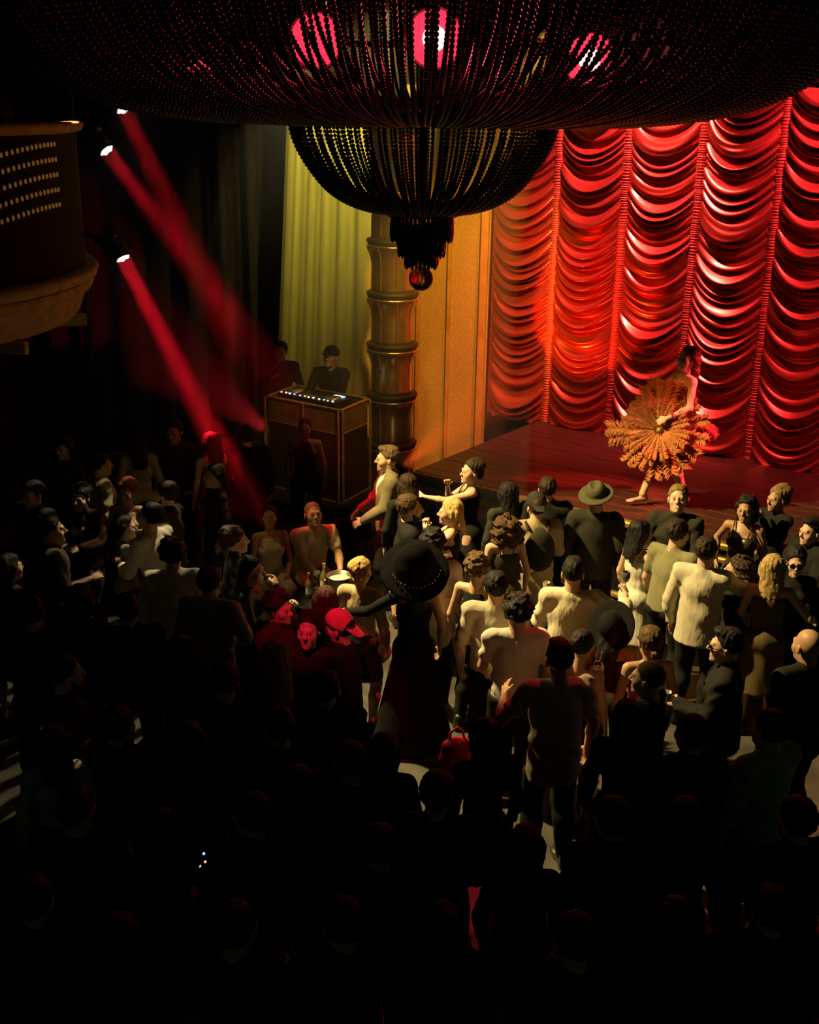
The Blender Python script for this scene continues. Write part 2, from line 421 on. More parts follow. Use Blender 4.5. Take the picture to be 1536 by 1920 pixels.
# ------------------------------------------------------------------ balcony box at the side
def balcony():
    y = 9.6
    A = at_y(150, 560, y + 0.9)
    root = empty('balcony_box', (A.x, y, 0))
    tag(root, 'curved side balcony box with gold cornice and rows of amber bulbs', 'balcony')
    # plan: quarter-round nose towards the room; profile revolved about a point to the left
    def zpx(py): return at_y(100, py, y).z
    Rr = 2.6; cx = -Rr; cy = 0.9
    def ring(prof, name, m, smooth=True):
        b = MB(); b.lathe([(Rr + dr, z) for dr, z in prof], c=(cx, cy, 0), n=40, arc=R(130), a0=R(-100), cap=False)
        return b.build(name, m, root, smooth)
    zt, zc, zb = zpx(246), zpx(545), zpx(640)
    ring([(-0.05, zt + 0.06), (0.04, zt + 0.06), (0.06, zt + 0.03), (0.04, zt - 0.02), (-0.02, zt - 0.04)], 'top_rail', 'cream_plaster')
    ring([(-0.04, zt - 0.02), (-0.02, zc + 0.02)], 'parapet', 'black_paint')
    ring([(-0.02, zc + 0.05), (0.07, zc + 0.05), (0.10, zc + 0.01), (0.08, zc - 0.05), (0.03, zc - 0.07)], 'cornice', 'cream_plaster')
    ring([(0.03, zc - 0.075), (0.05, zc - 0.10), (0.03, zc - 0.16), (-0.02, zc - 0.18)], 'cornice', 'cream_plaster')
    ring([(-0.02, zc - 0.17), (-0.10, zb + 0.05), (-0.14, zb), (-2.0, zb - 0.02)], 'fascia', 'cream_plaster')
    bm = MB().lathe([(0.002, -0.012), (0.010, -0.008), (0.012, 0), (0.010, 0.008), (0.002, 0.012)], n=6).mesh('bulb', 'bulb_amber', True)
    for row in range(5):
        zz = zt - 0.12 - row * 0.125
        for i in range(46):
            t = i / 45
            ang = R(-72 + 66 * t)
            o = link_obj('bulb', bm, root)
            o.location = (cx + (Rr - 0.015) * math.cos(ang), cy + (Rr - 0.015) * math.sin(ang), zz - 0.9 * (1 - t) ** 2)
            o.scale = (1, 1, 1.8)
    for i in range(4):
        ang = R(-85 + 32 * i)
        MB().box((cx + (Rr - 0.3) * math.cos(ang), cy + (Rr - 0.3) * math.sin(ang), zb - 0.06), (0.5, 0.07, 0.12), M=rotz(ang), bev=0.02).build('bracket', 'cream_plaster', root)
balcony()

# ------------------------------------------------------------------ chandelier
mat('bead_glass', (0.020, 0.013, 0.012), 0.10, var=0.3, scale=30, bump=0.0, spec=0.8, coat=0.6)
mat('dark_bronze', (0.03, 0.022, 0.015), 0.4, metal=0.7)
mat('ball_glass', (0.62, 0.26, 0.16), 0.12, var=0.3, scale=30, spec=0.8, trans=0.85, bump=0)
mat('lamp_red', (0.9, 0.1, 0.1), 0.4, emit=(1.0, 0.025, 0.065), estr=1.5)
mat('lamp_white_red', (1.0, 0.5, 0.5), 0.4, emit=(1.0, 0.50, 0.42), estr=2.6)
mat('lamp_black', (0.02, 0.02, 0.02), 0.4, metal=0.3)

def bead_verts(c, r, n=7, m=4):
    v = [(c[0], c[1], c[2] - r)]; f = []
    for j in range(1, m):
        th = math.pi * j / m
        for i in range(n):
            a = 2 * math.pi * i / n
            v.append((c[0] + r * math.sin(th) * math.cos(a), c[1] + r * math.sin(th) * math.sin(a), c[2] - r * math.cos(th)))
    v.append((c[0], c[1], c[2] + r)); e = len(v) - 1
    for i in range(n): f.append((0, 1 + (i + 1) % n, 1 + i))
    for j in range(m - 2):
        for i in range(n):
            a = 1 + j * n + i; b = 1 + j * n + (i + 1) % n
            f.append((a, b, b + n, a + n))
    for i in range(n): f.append((1 + (m - 2) * n + i, 1 + (m - 2) * n + (i + 1) % n, e))
    return v, f
def along(prof, pitch):
    P = [Vector((r, 0, z)) for r, z in prof]
    out = []; carry = 0.0
    for a, b in zip(P, P[1:]):
        L = (b - a).length; t = carry
        while t < L:
            out.append(a + (b - a) * (t / L)); t += pitch
        carry = t - L
    return out
def smooth_prof(prof, n=8):
    out = []
    P = [Vector(p) for p in prof]
    for i in range(len(P) - 1):
        p0 = P[max(i - 1, 0)]; p1 = P[i]; p2 = P[i + 1]; p3 = P[min(i + 2, len(P) - 1)]
        for k in range(n):
            t = k / n
            out.append(0.5 * ((2 * p1) + (p2 - p0) * t + (2 * p0 - 5 * p1 + 4 * p2 - p3) * t * t + (3 * p1 - p0 - 3 * p2 + p3) * t ** 3))
    out.append(P[-1])
    return [(p.x, p.y) for p in out]
def string_mesh(name, prof, r, pitch, big=0):
    b = MB(); pts = along(prof, pitch)
    b.tube(pts[::4] + [pts[-1]], 0.0022, 4)
    for i, p in enumerate(pts):
        rr = r * (1.28 if big and i % big == 0 else 1.0)
        b.raw(*bead_verts(p, rr))
    return b.mesh(name, 'bead_glass', True)

def chandelier():
    C = Vector((0.05, 7.0, 0)); Z = CAM_H
    root = empty('chandelier', C)
    tag(root, 'huge tiered chandelier of dark glass bead strings hanging over the crowd', 'chandelier')
    # lower bowl
    bowl = smooth_prof([(0.785, Z - 0.06), (0.755, Z - 0.19), (0.685, Z - 0.32), (0.575, Z - 0.455), (0.455, Z - 0.535), (0.32, Z - 0.58), (0.19, Z - 0.59)])
    sm = string_mesh('bead_string', bowl, 0.0120, 0.0240, 0)
    n = 116; r = random.Random(3)
    for i in range(n):
        o = link_obj('bead_string', sm, root); o['kind'] = 'stuff'
        o.rotation_euler = (0, 0, 2 * math.pi * (i + 0.28 * (i % 2) + 0.12 * (r.random() - 0.5)) / n)
        o.location = (0, 0, 0.006 * (r.random() - 0.5))
    # wide upper tier
    wide = smooth_prof([(2.46, Z + 1.55), (2.44, Z + 0.95), (2.36, Z + 0.52), (2.30, Z + 0.36), (2.13, Z + 0.155), (1.80, Z + 0.0), (1.33, Z - 0.075), (0.95, Z - 0.085), (0.79, Z - 0.075)])
    wm = string_mesh('bead_string', wide, 0.0125, 0.0255, 0)
    n2 = 290
    for i in range(n2):
        o = link_obj('bead_string', wm, root); o['kind'] = 'stuff'
        o.rotation_euler = (0, 0, 2 * math.pi * (i + 0.3 * (i % 2) + 0.2 * (r.random() - 0.5)) / n2)
        o.location = (0, 0, 0.008 * (r.random() - 0.5))
    # a second, closer veil of strings inside the wide tier
    inn = smooth_prof([(2.30, Z + 1.5), (2.26, Z + 0.8), (2.16, Z + 0.42), (1.98, Z + 0.24), (1.66, Z + 0.10), (1.2, Z + 0.02), (0.85, Z - 0.02)])
    im = string_mesh('bead_string', inn, 0.0135, 0.0275, 0)
    for i in range(180):
        o = link_obj('bead_string', im, root); o['kind'] = 'stuff'
        o.rotation_euler = (0, 0, 2 * math.pi * (i + 0.4 * (r.random() - 0.5)) / 180)
    # metal rings
    def ring(rad, z, h, t):
        MB().lathe([(rad - t, z - h), (rad + t, z - h), (rad + t, z + h), (rad - t, z + h), (rad - t, z - h)], n=72, cap=False).build('ring_band', 'dark_bronze', root)
    ring(2.34, Z + 0.44, 0.022, 0.012); ring(0.79, Z - 0.07, 0.02, 0.014); ring(0.20, Z - 0.595, 0.02, 0.012); ring(2.47, Z + 1.56, 0.03, 0.02); ring(1.55, Z - 0.035, 0.008, 0.01)
    for k in range(12):
        a = 2 * math.pi * k / 12 + 0.1
        c, s = math.cos(a), math.sin(a)
        MB().tube([(0.06 * c, 0.06 * s, Z + 0.9), (0.8 * c, 0.8 * s, Z + 0.55), (2.34 * c, 2.34 * s, Z + 0.44)], 0.012, 6).build('frame_arm', 'dark_bronze', root, True)
    MB().tube([(0, 0, 8.25), (0, 0, Z - 0.60)], 0.03, 10).build('stem', 'dark_bronze', root, True)
    for k in range(6):
        a = 2 * math.pi * k / 6
        MB().tube([(2.47 * math.cos(a), 2.47 * math.sin(a), Z + 1.56), (0.25 * math.cos(a), 0.25 * math.sin(a), 8.25)], 0.008, 5).build('cable', 'dark_bronze', root)
    # three tiers of drop pendants under the bowl
    def drop(L, r_):
        return MB().lathe([(0.002, 0), (r_ * 0.6, -0.006), (r_, -0.3 * L), (r_ * 1.05, -0.75 * L), (r_ * 0.6, -0.93 * L), (0.001, -L)], n=7).mesh('drop', 'bead_glass', True)
    for rad, z0, L, cnt in ((0.180, Z - 0.60, 0.15, 42), (0.136, Z - 0.69, 0.15, 32), (0.094, Z - 0.78, 0.13, 23)):
        dm = drop(L, 0.0125)
        MB().lathe([(rad - 0.02, z0 - 0.006), (rad + 0.008, z0 - 0.006), (rad + 0.008, z0 + 0.012), (rad - 0.02, z0 + 0.012)], n=36, cap=False).build('ring_band', 'dark_bronze', root)
        for i in range(cnt):
            a = 2 * math.pi * i / cnt
            o = link_obj('drop_pendant', dm, root); o.location = (rad * math.cos(a), rad * math.sin(a), z0 - 0.008 - 0.012 * (i % 2))
    b = MB().raw(*bead_verts((0, 0, 0), 0.074, 22, 14)).build('ball_finial', 'ball_glass', root, True); b.location = (0, 0, Z - 0.985)
    MB().tube([(0, 0, Z - 0.6), (0, 0, Z - 0.93)], 0.008, 6).build('finial_rod', 'dark_bronze', root)
chandelier()

# red lamps hung inside the chandelier
def par_lamp(loc, aim, rad, label, hot=False, rows=True):
    root = empty('red_lamp', loc)
    root.rotation_euler = (Vector(aim) - Vector(loc)).to_track_quat('-Z', 'Y').to_euler()
    tag(root, label, 'lamp', 'red lamps inside the chandelier')
    MB().lathe([(rad * 0.55, 0.22), (rad * 0.8, 0.16), (rad * 1.05, 0.0), (rad * 1.05, -0.03), (rad * 0.98, -0.03), (rad * 0.95, 0.0), (rad * 0.5, 0.15)], n=24, cap=False).build('housing', 'lamp_black', root, True)
    MB().lathe([(0.001, 0.0), (rad * 0.93, 0.004), (rad * 0.93, 0.012), (0.001, 0.014)], n=24).build('lens', 'lamp_red', root)
    if hot: MB().lathe([(0.001, -0.006), (rad * 0.42, -0.004), (rad * 0.42, 0.002), (0.001, 0.002)], n=16).build('hot_core', 'lamp_white_red', root)
    MB().tube([(-rad * 1.1, 0, 0.05), (-rad * 1.15, 0, 0.25), (0, 0, 0.34), (rad * 1.15, 0, 0.25), (rad * 1.1, 0, 0.05)], 0.012, 6).build('yoke', 'lamp_black', root, True)
    MB().tube([(0, 0, 0.34), (0, 0.25, 0.55)], 0.012, 6).build('hanger', 'lamp_black', root, True)
    l = bpy.data.lights.new('red_lamp_light', 'POINT'); l.energy = 3.5 if hot else 2.2; l.color = (1.0, 0.03, 0.07); l.shadow_soft_size = 0.09
    q = bpy.data.objects.new('red_lamp_light', l); COL.objects.link(q); q.location = Vector(loc) + (Vector(aim) - Vector(loc)).normalized() * 0.12
par_lamp(at_y(592, 76, 5.7), (-0.3, 0, 5.0), 0.125, 'red lamp glowing in the chandelier, to the left of the whitest one')
par_lamp(at_y(815, 72, 5.7), (0.05, 0, 5.1), 0.135, 'whitest red lamp in the chandelier, straight above its ball', True)
par_lamp(at_y(1106, 112, 5.9), (0.9, 0, 4.3), 0.125, 'red lamp in the chandelier just above the red curtain', True)
par_lamp(at_y(378, 142, 6.2), (-3.2, 3.2, 4.8), 0.11, 'dimmer red lamp glowing at the far left of the chandelier')

# moving heads with visible beams
mat('lens_hot', (1, 0.8, 0.75), 0.4, emit=(1.0, 0.72, 0.68), estr=2.5)
def moving_head(loc, aim, label, watts, size, color=RED, scale=1.0, cells=True, mount=(0, 0, 1), hot=True, rad=0.03, spread=None, stand=None):
    loc = Vector(loc); d = (Vector(aim) - loc).normalized()
    root = empty('moving_head_light', loc); tag(root, label, 'stage light', 'moving head lights')
    Mx = frame_to(d)
    h = empty('head', (0, 0, 0)); h.parent = root
    h.rotation_euler = Mx.to_euler(); h.scale = (scale,) * 3
    MB().lathe([(0.03, 0.26), (0.075, 0.24), (0.095, 0.16), (0.10, 0.03), (0.10, -0.012), (0.088, -0.012), (0.088, 0.0), (0.02, 0.0)], n=20, cap=False).build('shell', 'lamp_black', h, True)
    if cells:
        for k in range(7):
            a = k * math.pi / 3; r0 = 0 if k == 6 else 0.056
            c = MB().lathe([(0.001, -0.006), (0.026, -0.004), (0.027, 0.002), (0.001, 0.003)], n=12).build('lens_cell', 'lens_hot' if hot else 'lamp_red', h)
            c.location = (r0 * math.cos(a), r0 * math.sin(a), 0)
    m = Vector(mount)
    MB().tube([Vector((-0.13 * scale, 0, 0)), Vector((-0.13 * scale, 0, 0)) + m * 0.2 * scale, m * 0.26 * scale, Vector((0.13 * scale, 0, 0)) + m * 0.2 * scale, Vector((0.13 * scale, 0, 0))], 0.018 * scale, 6).build('yoke', 'lamp_black', root, True)
    MB().box(m * 0.33 * scale, (0.24 * scale, 0.2 * scale, 0.12 * scale), bev=0.02).build('base', 'lamp_black', root)
    if stand is not None:
        zt = -0.39 * scale; zb = stand - loc.z
        MB().tube([(0, 0, zt), (0, 0, zb + 0.02)], 0.025, 8).build('stand_pole', 'lamp_black', root, True)
        MB().lathe([(0.19, 0), (0.19, 0.012), (0.03, 0.03)], c=(0, 0, zb), n=20).build('stand_foot', 'lamp_black', root)
    if spread: beam('moving_head_beam', loc + d * 0.02, aim, watts, (1.0, 0.006, 0.020), 0.17 * scale, spread)
    else: spot('moving_head_beam', loc + d * 0.03, aim, watts, color, size, 0.25, rad)
    return root

Yb = 13.2
L1, L2, L3 = at_y(200, 282, Yb), at_y(231, 484, Yb), at_y(232, 205, Yb)
moving_head(L1, at_y(412, 560, 12.5), 'upper moving head on the lighting tower throwing a red beam', 3.4, 9, mount=(-0.6, 0.2, 0.6), spread=9)
moving_head(L2, at_y(372, 760, 12.5), 'lower moving head on the lighting tower throwing the brighter red beam', 7.5, 8, mount=(-0.6, 0.2, 0.6), spread=7)
moving_head(L3, at_y(345, 440, 12.6), 'moving head half hidden by the chandelier rim, beam pointing down', 2.4, 9, mount=(-0.6, 0.2, 0.6), spread=11)
# floor units
moving_head(at_y(752, 878, 13.75), at_y(880, 770, 14.3), 'floor light behind the man in the suit with its red beam rising', 950, 30, color=(1.0, 0.10, 0.01), mount=(0, 0, -1), rad=0.04, stand=0.0)
moving_head(at_y(512, 815, 15.0), at_y(420, 745, 15.4), 'red floor light behind the dj booth', 420, 36, color=(1.0, 0.02, 0.04), mount=(0, 0, -1), rad=0.05, stand=0.4)
# tower that carries the three moving heads
tw = empty('lighting_tower', (L1.x - 0.42, Yb + 0.15, 0)); tag(tw, 'black lighting tower pole behind the balcony carrying moving heads', 'tower')
MB().tube([(0, 0, 0), (0, 0, 8.25)], 0.05, 10).build('pole', 'lamp_black', tw, True)
MB().lathe([(0.35, 0), (0.35, 0.02), (0.08, 0.05)], n=24).build('base_plate', 'lamp_black', tw)
for L in (L1, L2, L3):
    MB().tube([(0, 0, L.z + 0.24), (L.x - 0.22 - tw.location.x, -0.05, L.z + 0.24)], 0.025, 8).build('arm', 'lamp_black', tw, True)

# stage haze
def haze():
    m = bpy.data.materials.new('haze_air'); m.use_nodes = True
    nt = m.node_tree; nt.nodes.clear()
    out = nt.nodes.new('ShaderNodeOutputMaterial'); vs = nt.nodes.new('ShaderNodeVolumeScatter')
    vs.inputs['Density'].default_value = 0.034; vs.inputs['Anisotropy'].default_value = 0.0
    vs.inputs['Color'].default_value = (1, 1, 1, 1)
    nt.links.new(vs.outputs[0], out.inputs['Volume'])
    MATS['haze_air'] = m
    o = MB().box((-1.35, 14.05, 3.2), (5.3, 4.5, 6.2)).build('haze', m)
    tag(o, 'thin smoke haze hanging in the air before the drapes', 'haze', kind='stuff')
    m2 = m.copy(); m2.name = 'haze_thick'
    [n for n in m2.node_tree.nodes if n.type == 'VOLUME_SCATTER'][0].inputs['Density'].default_value = 0.10
    o = MB().box((-3.25, 12.95, 3.1), (2.7, 2.3, 5.4)).build('haze', m2)
    tag(o, 'thicker smoke drifting through the red beams at the side', 'haze', kind='stuff')
haze()

# ------------------------------------------------------------------ sculpting by distance fields (people, hair, clothes)
def V3(*a): return np.array(a, float)
def cap(a, b, ra, rb=None, k=None, sub=False, flat=None):
    return dict(t='c', a=np.array(a, float), b=np.array(b, float), ra=ra, rb=ra if rb is None else rb, k=k, sub=sub, flat=flat)
def ell(c, r, M=None, k=None, sub=False):
    return dict(t='e', c=np.array(c, float), r=np.array(r, float), M=None if M is None else np.array(M, float), k=k, sub=sub)
def pbox(p):
    if p['t'] == 'c':
        m = max(p['ra'], p['rb'])
        return np.minimum(p['a'], p['b']) - m, np.maximum(p['a'], p['b']) + m
    r = p['r'] if p['M'] is None else np.full(3, p['r'].max())
    return p['c'] - r, p['c'] + r
def peval(p, X, Y, Z):
    if p['t'] == 'c':
        a, b = p['a'], p['b']; d = b - a; L2 = max(float(d @ d), 1e-9)
        qx, qy, qz = X - a[0], Y - a[1], Z - a[2]
        if p['flat'] is not None:
            n, s = p['flat']; n = np.array(n, float)
            q = (qx * n[0] + qy * n[1] + qz * n[2]) * (s - 1)
            qx = qx + n[0] * q; qy = qy + n[1] * q; qz = qz + n[2] * q
            d = d + n * (float(d @ n) * (s - 1)); L2 = max(float(d @ d), 1e-9)
        t = np.clip((qx * d[0] + qy * d[1] + qz * d[2]) / L2, 0, 1)
        return np.sqrt((qx - d[0] * t) ** 2 + (qy - d[1] * t) ** 2 + (qz - d[2] * t) ** 2) - (p['ra'] + (p['rb'] - p['ra']) * t)
    c, r = p['c'], p['r']
    x, y, z = X - c[0], Y - c[1], Z - c[2]
    if p['M'] is not None:
        m = p['M']                       # columns: local axes in world
        x, y, z = (x * m[0, 0] + y * m[1, 0] + z * m[2, 0], x * m[0, 1] + y * m[1, 1] + z * m[2, 1], x * m[0, 2] + y * m[1, 2] + z * m[2, 2])
    k0 = np.sqrt((x / r[0]) ** 2 + (y / r[1]) ** 2 + (z / r[2]) ** 2)
    k1 = np.sqrt((x / r[0] ** 2) ** 2 + (y / r[1] ** 2) ** 2 + (z / r[2] ** 2) ** 2)
    return k0 * (k0 - 1.0) / np.maximum(k1, 1e-6)
def sdf(prims, h, off=0.0, k=0.03, post=None):
    pos = [p for p in prims if not p['sub']]
    los = np.array([pbox(p)[0] for p in pos]); his = np.array([pbox(p)[1] for p in pos])
    pad = off + 4 * h + 0.012
    lo = los.min(0) - pad; hi = his.max(0) + pad
    n = np.ceil((hi - lo) / h).astype(int) + 1
    ax = [lo[i] + h * np.arange(n[i]) for i in range(3)]
    D = np.full(n, 0.25, np.float32)
    for p in prims:
        kk = p['k'] if p['k'] is not None else k
        a, b = pbox(p); q = kk + pad
        i0 = np.maximum(((a - q - lo) / h).astype(int), 0); i1 = np.minimum(((b + q - lo) / h).astype(int) + 2, n)
        if np.any(i1 <= i0): continue
        X = ax[0][i0[0]:i1[0]][:, None, None]; Y = ax[1][i0[1]:i1[1]][None, :, None]; Z = ax[2][i0[2]:i1[2]][None, None, :]
        d = peval(p, X, Y, Z)
        s = D[i0[0]:i1[0], i0[1]:i1[1], i0[2]:i1[2]]
        if p['sub']:
            d = -d; hh = np.clip(0.5 - 0.5 * (s - d) / kk, 0, 1)
            s[...] = s * (1 - hh) + d * hh + kk * hh * (1 - hh)
        else:
            hh = np.clip(0.5 + 0.5 * (s - d) / kk, 0, 1)
            s[...] = s * (1 - hh) + d * hh - kk * hh * (1 - hh)
    D -= off
    if post is not None:
        D = post(D, ax[0][:, None, None], ax[1][None, :, None], ax[2][None, None, :])
    D[0] = D[-1] = 0.2; D[:, 0] = D[:, -1] = 0.2; D[:, :, 0] = D[:, :, -1] = 0.2
    return nets(D.astype(np.float32), lo, h)
EDG = [(a, b) for a in range(8) for b in range(a + 1, 8) if bin(a ^ b).count('1') == 1]
COR = np.array([[(c >> 2) & 1, (c >> 1) & 1, c & 1] for c in range(8)])
def nets(D, lo, h):
    s = D < 0
    nx, ny, nz = D.shape
    cnt = np.zeros((nx - 1, ny - 1, nz - 1), np.uint8)
    for c in COR: cnt += s[c[0]:nx - 1 + c[0], c[1]:ny - 1 + c[1], c[2]:nz - 1 + c[2]]
    act = (cnt > 0) & (cnt < 8)
    co = np.argwhere(act); n = len(co)
    idx = np.full(act.shape, -1, np.int64); idx[act] = np.arange(n)
    vals = np.stack([D[co[:, 0] + c[0], co[:, 1] + c[1], co[:, 2] + c[2]] for c in COR], 1)
    P = np.zeros((n, 3)); Wt = np.zeros(n)
    for a, b in EDG:
        va, vb = vals[:, a], vals[:, b]; m = (va < 0) != (vb < 0)
        t = va[m] / (va[m] - vb[m])
        P[m] += COR[a] + t[:, None] * (COR[b] - COR[a]); Wt[m] += 1
    P = (co + P / Wt[:, None]) * h + lo
    F = []
    for axx in range(3):
        o1, o2 = (axx + 1) % 3, (axx + 2) % 3
        sl0 = [slice(None)] * 3; sl1 = [slice(None)] * 3
        sl0[axx] = slice(0, -1); sl1[axx] = slice(1, None)
        ch = s[tuple(sl0)] != s[tuple(sl1)]
        e = np.argwhere(ch)
        ok = (e[:, o1] > 0) & (e[:, o2] > 0) & (e[:, o1] < D.shape[o1] - 1) & (e[:, o2] < D.shape[o2] - 1)
        e = e[ok]
        ins = s[e[:, 0], e[:, 1], e[:, 2]]
        def cell(d1, d2):
            q = e.copy(); q[:, o1] += d1; q[:, o2] += d2
            return idx[q[:, 0], q[:, 1], q[:, 2]]
        f = np.stack([cell(-1, -1), cell(0, -1), cell(0, 0), cell(-1, 0)], 1)
        f[~ins] = f[~ins][:, ::-1]
        F.append(f)
    F = np.concatenate(F) if F else np.zeros((0, 4), int)
    F = F[(F >= 0).all(1)]
    return P, F
def np_mesh(name, P, F, m):
    me = bpy.data.meshes.new(name)
    me.vertices.add(len(P)); me.vertices.foreach_set('co', np.asarray(P, np.float32).ravel())
    me.loops.add(F.size); me.loops.foreach_set('vertex_index', F.astype(np.int32).ravel())
    me.polygons.add(len(F)); me.polygons.foreach_set('loop_start', np.arange(0, F.size, 4, dtype=np.int32))
    try: me.polygons.foreach_set('loop_total', np.full(len(F), 4, dtype=np.int32))
    except Exception: pass
    me.polygons.foreach_set('use_smooth', np.ones(len(F), bool))
    me.materials.append(MATS[m] if isinstance(m, str) else m)
    me.update(calc_edges=True)
    return me
def nz3(x, y, z, f, s=0.0):
    return (np.sin(x * f + 1.3 * np.sin(y * f * 0.7 + s) + s) * np.sin(y * f * 1.1 + 1.1 * np.sin(z * f * 0.8 + 2 * s)) + np.sin(z * f * 0.9 + 1.2 * np.sin(x * f * 0.6 + s) + 3 * s)) * 0.5
def join(parts):
    P = []; F = []; n = 0
    for p, f in parts:
        P.append(p); F.append(f + n); n += len(p)
    return np.concatenate(P), np.concatenate(F)
def xf(P, M, t): return P @ np.array(M, float).T + np.array(t, float)

# ---- canonical head, hands, hair, shoes (units: metres on a 1.75 m person)
def head_prims(sex):
    w = 1.0 if sex == 'm' else 0.94
    p = [ell((0, -.018, .035), (.074 * w, .094, .088)), ell((0, .025, -.03), (.060 * w, .066, .085)),
         ell((0, .043, -.080), ((.044 if sex == 'm' else .036), .042, .034), k=.025),
         cap((-.034, .079, .024), (.034, .079, .024), .013 if sex == 'm' else .010, k=.02),
         cap((0, .090, .016), (0, .113, -.022), .007, .011, k=.012), ell((0, .100, -.028), (.017, .012, .009), k=.01),
         ell((.041 * w, .055, -.022), (.026, .026, .030), k=.025), ell((-.041 * w, .055, -.022), (.026, .026, .030), k=.025),
         ell((.030, .103, .004), (.018, .016, .011), k=.014, sub=True), ell((-.030, .103, .004), (.018, .016, .011), k=.014, sub=True),
         ell((.030, .077, .003), (.014, .012, .010), k=.006), ell((-.030, .077, .003), (.014, .012, .010), k=.006),
         cap((-.017, .087, -.056), (.017, .087, -.056), .0075, k=.008), cap((-.013, .086, -.068), (.013, .086, -.068), .0085, k=.008),
         ell((0, .078, -.098), (.020, .017, .015), k=.02),
         ell((.078 * w, -.012, -.006), (.009, .021, .031), k=.008), ell((-.078 * w, -.012, -.006), (.009, .021, .031), k=.008),
         cap((0, -.022, -.07), (0, -.040, -.19), .054 if sex == 'm' else .045, .058 if sex == 'm' else .048, k=.03)]
    return p
HEAD = {s: sdf(head_prims(s), .0084, k=.020) for s in 'mf'}
def hand_prims(curl, spread=4.0, point=False, thumb=0.0):
    p = [ell((0, .045, 0), (.040, .052, .0155)), cap((0, -.03, 0), (0, .02, 0), .026, .028, flat=((0, 0, 1), 1.35))]
    for i, (x, L) in enumerate(((-.030, .070), (-.010, .078), (.010, .073), (.029, .058))):
        c = 8.0 if (point and i == 0) else curl
        a = R(c * 0.8); s = R(spread * (i - 1.5))
        pt = np.array((x, .082, -.002)); ang = 0.0
        for seg, (fr, r0, r1) in enumerate(((.45, .0092, .0086), (.30, .0086, .0080), (.25, .0080, .0068))):
            ang += a if seg == 0 else R(c)
            q = pt + L * fr * np.array((math.sin(s) * math.cos(ang), math.cos(ang) * math.cos(s), -math.sin(ang)))
            p.append(cap(pt, q, r0, r1, k=.004)); pt = q
    t = R(thumb)
    p.append(cap((-.022, .012, -.004), (-.052, .042, -.012), .014, .0115, k=.014))
    p.append(cap((-.052, .042, -.012), (-.062 + .03 * math.sin(t), .072, -.020 - .02 * math.sin(t)), .0110, .0085, k=.005))
    return p
HAND = {n: sdf(hand_prims(*a), .0068, k=.012) for n, a in dict(relax=(22, 3), grip=(58, 1, False, 50), open=(6, 9), point=(62, 2, True, 40)).items()}
def hair_build(style):
    h = .0098; capE = [ell((0, -.026, .045), (.086, .105, .096))]
    amp, fr, face = .005, 120, True
    back = -.075; extra = []
    def P(D, X, Y, Z):
        D = D + amp * nz3(X, Y, Z, fr, 1.7) + amp * .5 * nz3(X, Y, Z, fr * 2.1, .4)
        if style not in ('curly', 'bigcurl', 'crop'):
            th = np.arctan2(X, -(Y + .02)) + 0 * Z
            D = D + .0035 * np.sin(th * 19 + 2.2 * np.sin(Z * 26 + th * 3) + Z * 12)
        if face:
            cut = 0.78 * (Y - .060) - 0.62 * (Z - .072)
            side = 0.9 * (Y - .028) - 0.25 * (Z - .02)
            cut = np.maximum(cut, np.where(Z < .055, side, -1))
            D = np.maximum(D, cut)
        return np.maximum(D, back - Z)
    if style == 'short': pass
    elif style == 'quiff': capE = [ell((0, -.022, .048), (.082, .101, .094)), ell((0, .035, .105), (.055, .055, .030), k=.02)]; amp = .004; 
    elif style == 'curly': capE = [ell((0, -.026, .050), (.104, .118, .108))]; amp, fr = .016, 95; back = -.09
    elif style == 'crop': capE = [ell((0, -.021, .037), (.0775, .0965, .0905))]; amp = .001
    elif style in ('long', 'wavy', 'midlong'):
        L = {'long': -.36, 'wavy': -.34, 'midlong': -.20}[style]
        capE += [cap((0, -.070, .03), (0, -.165, L), .100, .085, k=.03, flat=((0, 1, 0), 2.3)),
                 cap((.072, -.015, .03), (.105, -.075, L * .8), .032, .020, k=.03), cap((-.072, -.015, .03), (-.105, -.075, L * .8), .032, .020, k=.03)]
        amp, fr = (.005, 60) if style != 'wavy' else (.013, 60); back = L - .05
    elif style == 'bigcurl':
        capE += [ell((0, -.06, -.06), (.155, .10, .15), k=.04), ell((0, -.05, .03), (.125, .115, .11))]; amp, fr = .020, 80; back = -.30
    elif style == 'bun': capE += [ell((0, -.125, .075), (.046, .042, .042), k=.012)]; amp = .003
    elif style == 'lowbun': capE += [ell((0, -.135, -.03), (.036, .034, .034), k=.012)]
    elif style == 'updo': capE += [ell((0, -.075, .075), (.085, .075, .070), k=.03), ell((0, -.105, -.02), (.05, .04, .06), k=.03)]; amp, fr = .006, 90
    elif style == 'pony':
        capE += [ell((0, -.120, .045), (.026, .024, .026), k=.01), cap((0, -.125, .045), (0, -.175, -.02), .026, .030, k=.015), cap((0, -.175, -.02), (0, -.150, -.24), .030, .012, k=.015)]; back = -.30
    PP, FF = sdf(capE, h, k=.03, post=P)
    return PP, FF
HAIRC = {}
def hair_shape(style):
    if style not in HAIRC: HAIRC[style] = hair_build(style)
    return HAIRC[style]
def shoe_prims():
    return [cap((0, -.055, .045), (0, .06, .038), .040, .036, k=.02), ell((0, .135, .028), (.042, .075, .028), k=.02), cap((0, -.05, .05), (0, -.04, .12), .042, .044, k=.03)]
def _flatpost(D, X, Y, Z): return np.maximum(D, .004 - Z)
SHOE = sdf(shoe_prims(), .011, post=_flatpost)

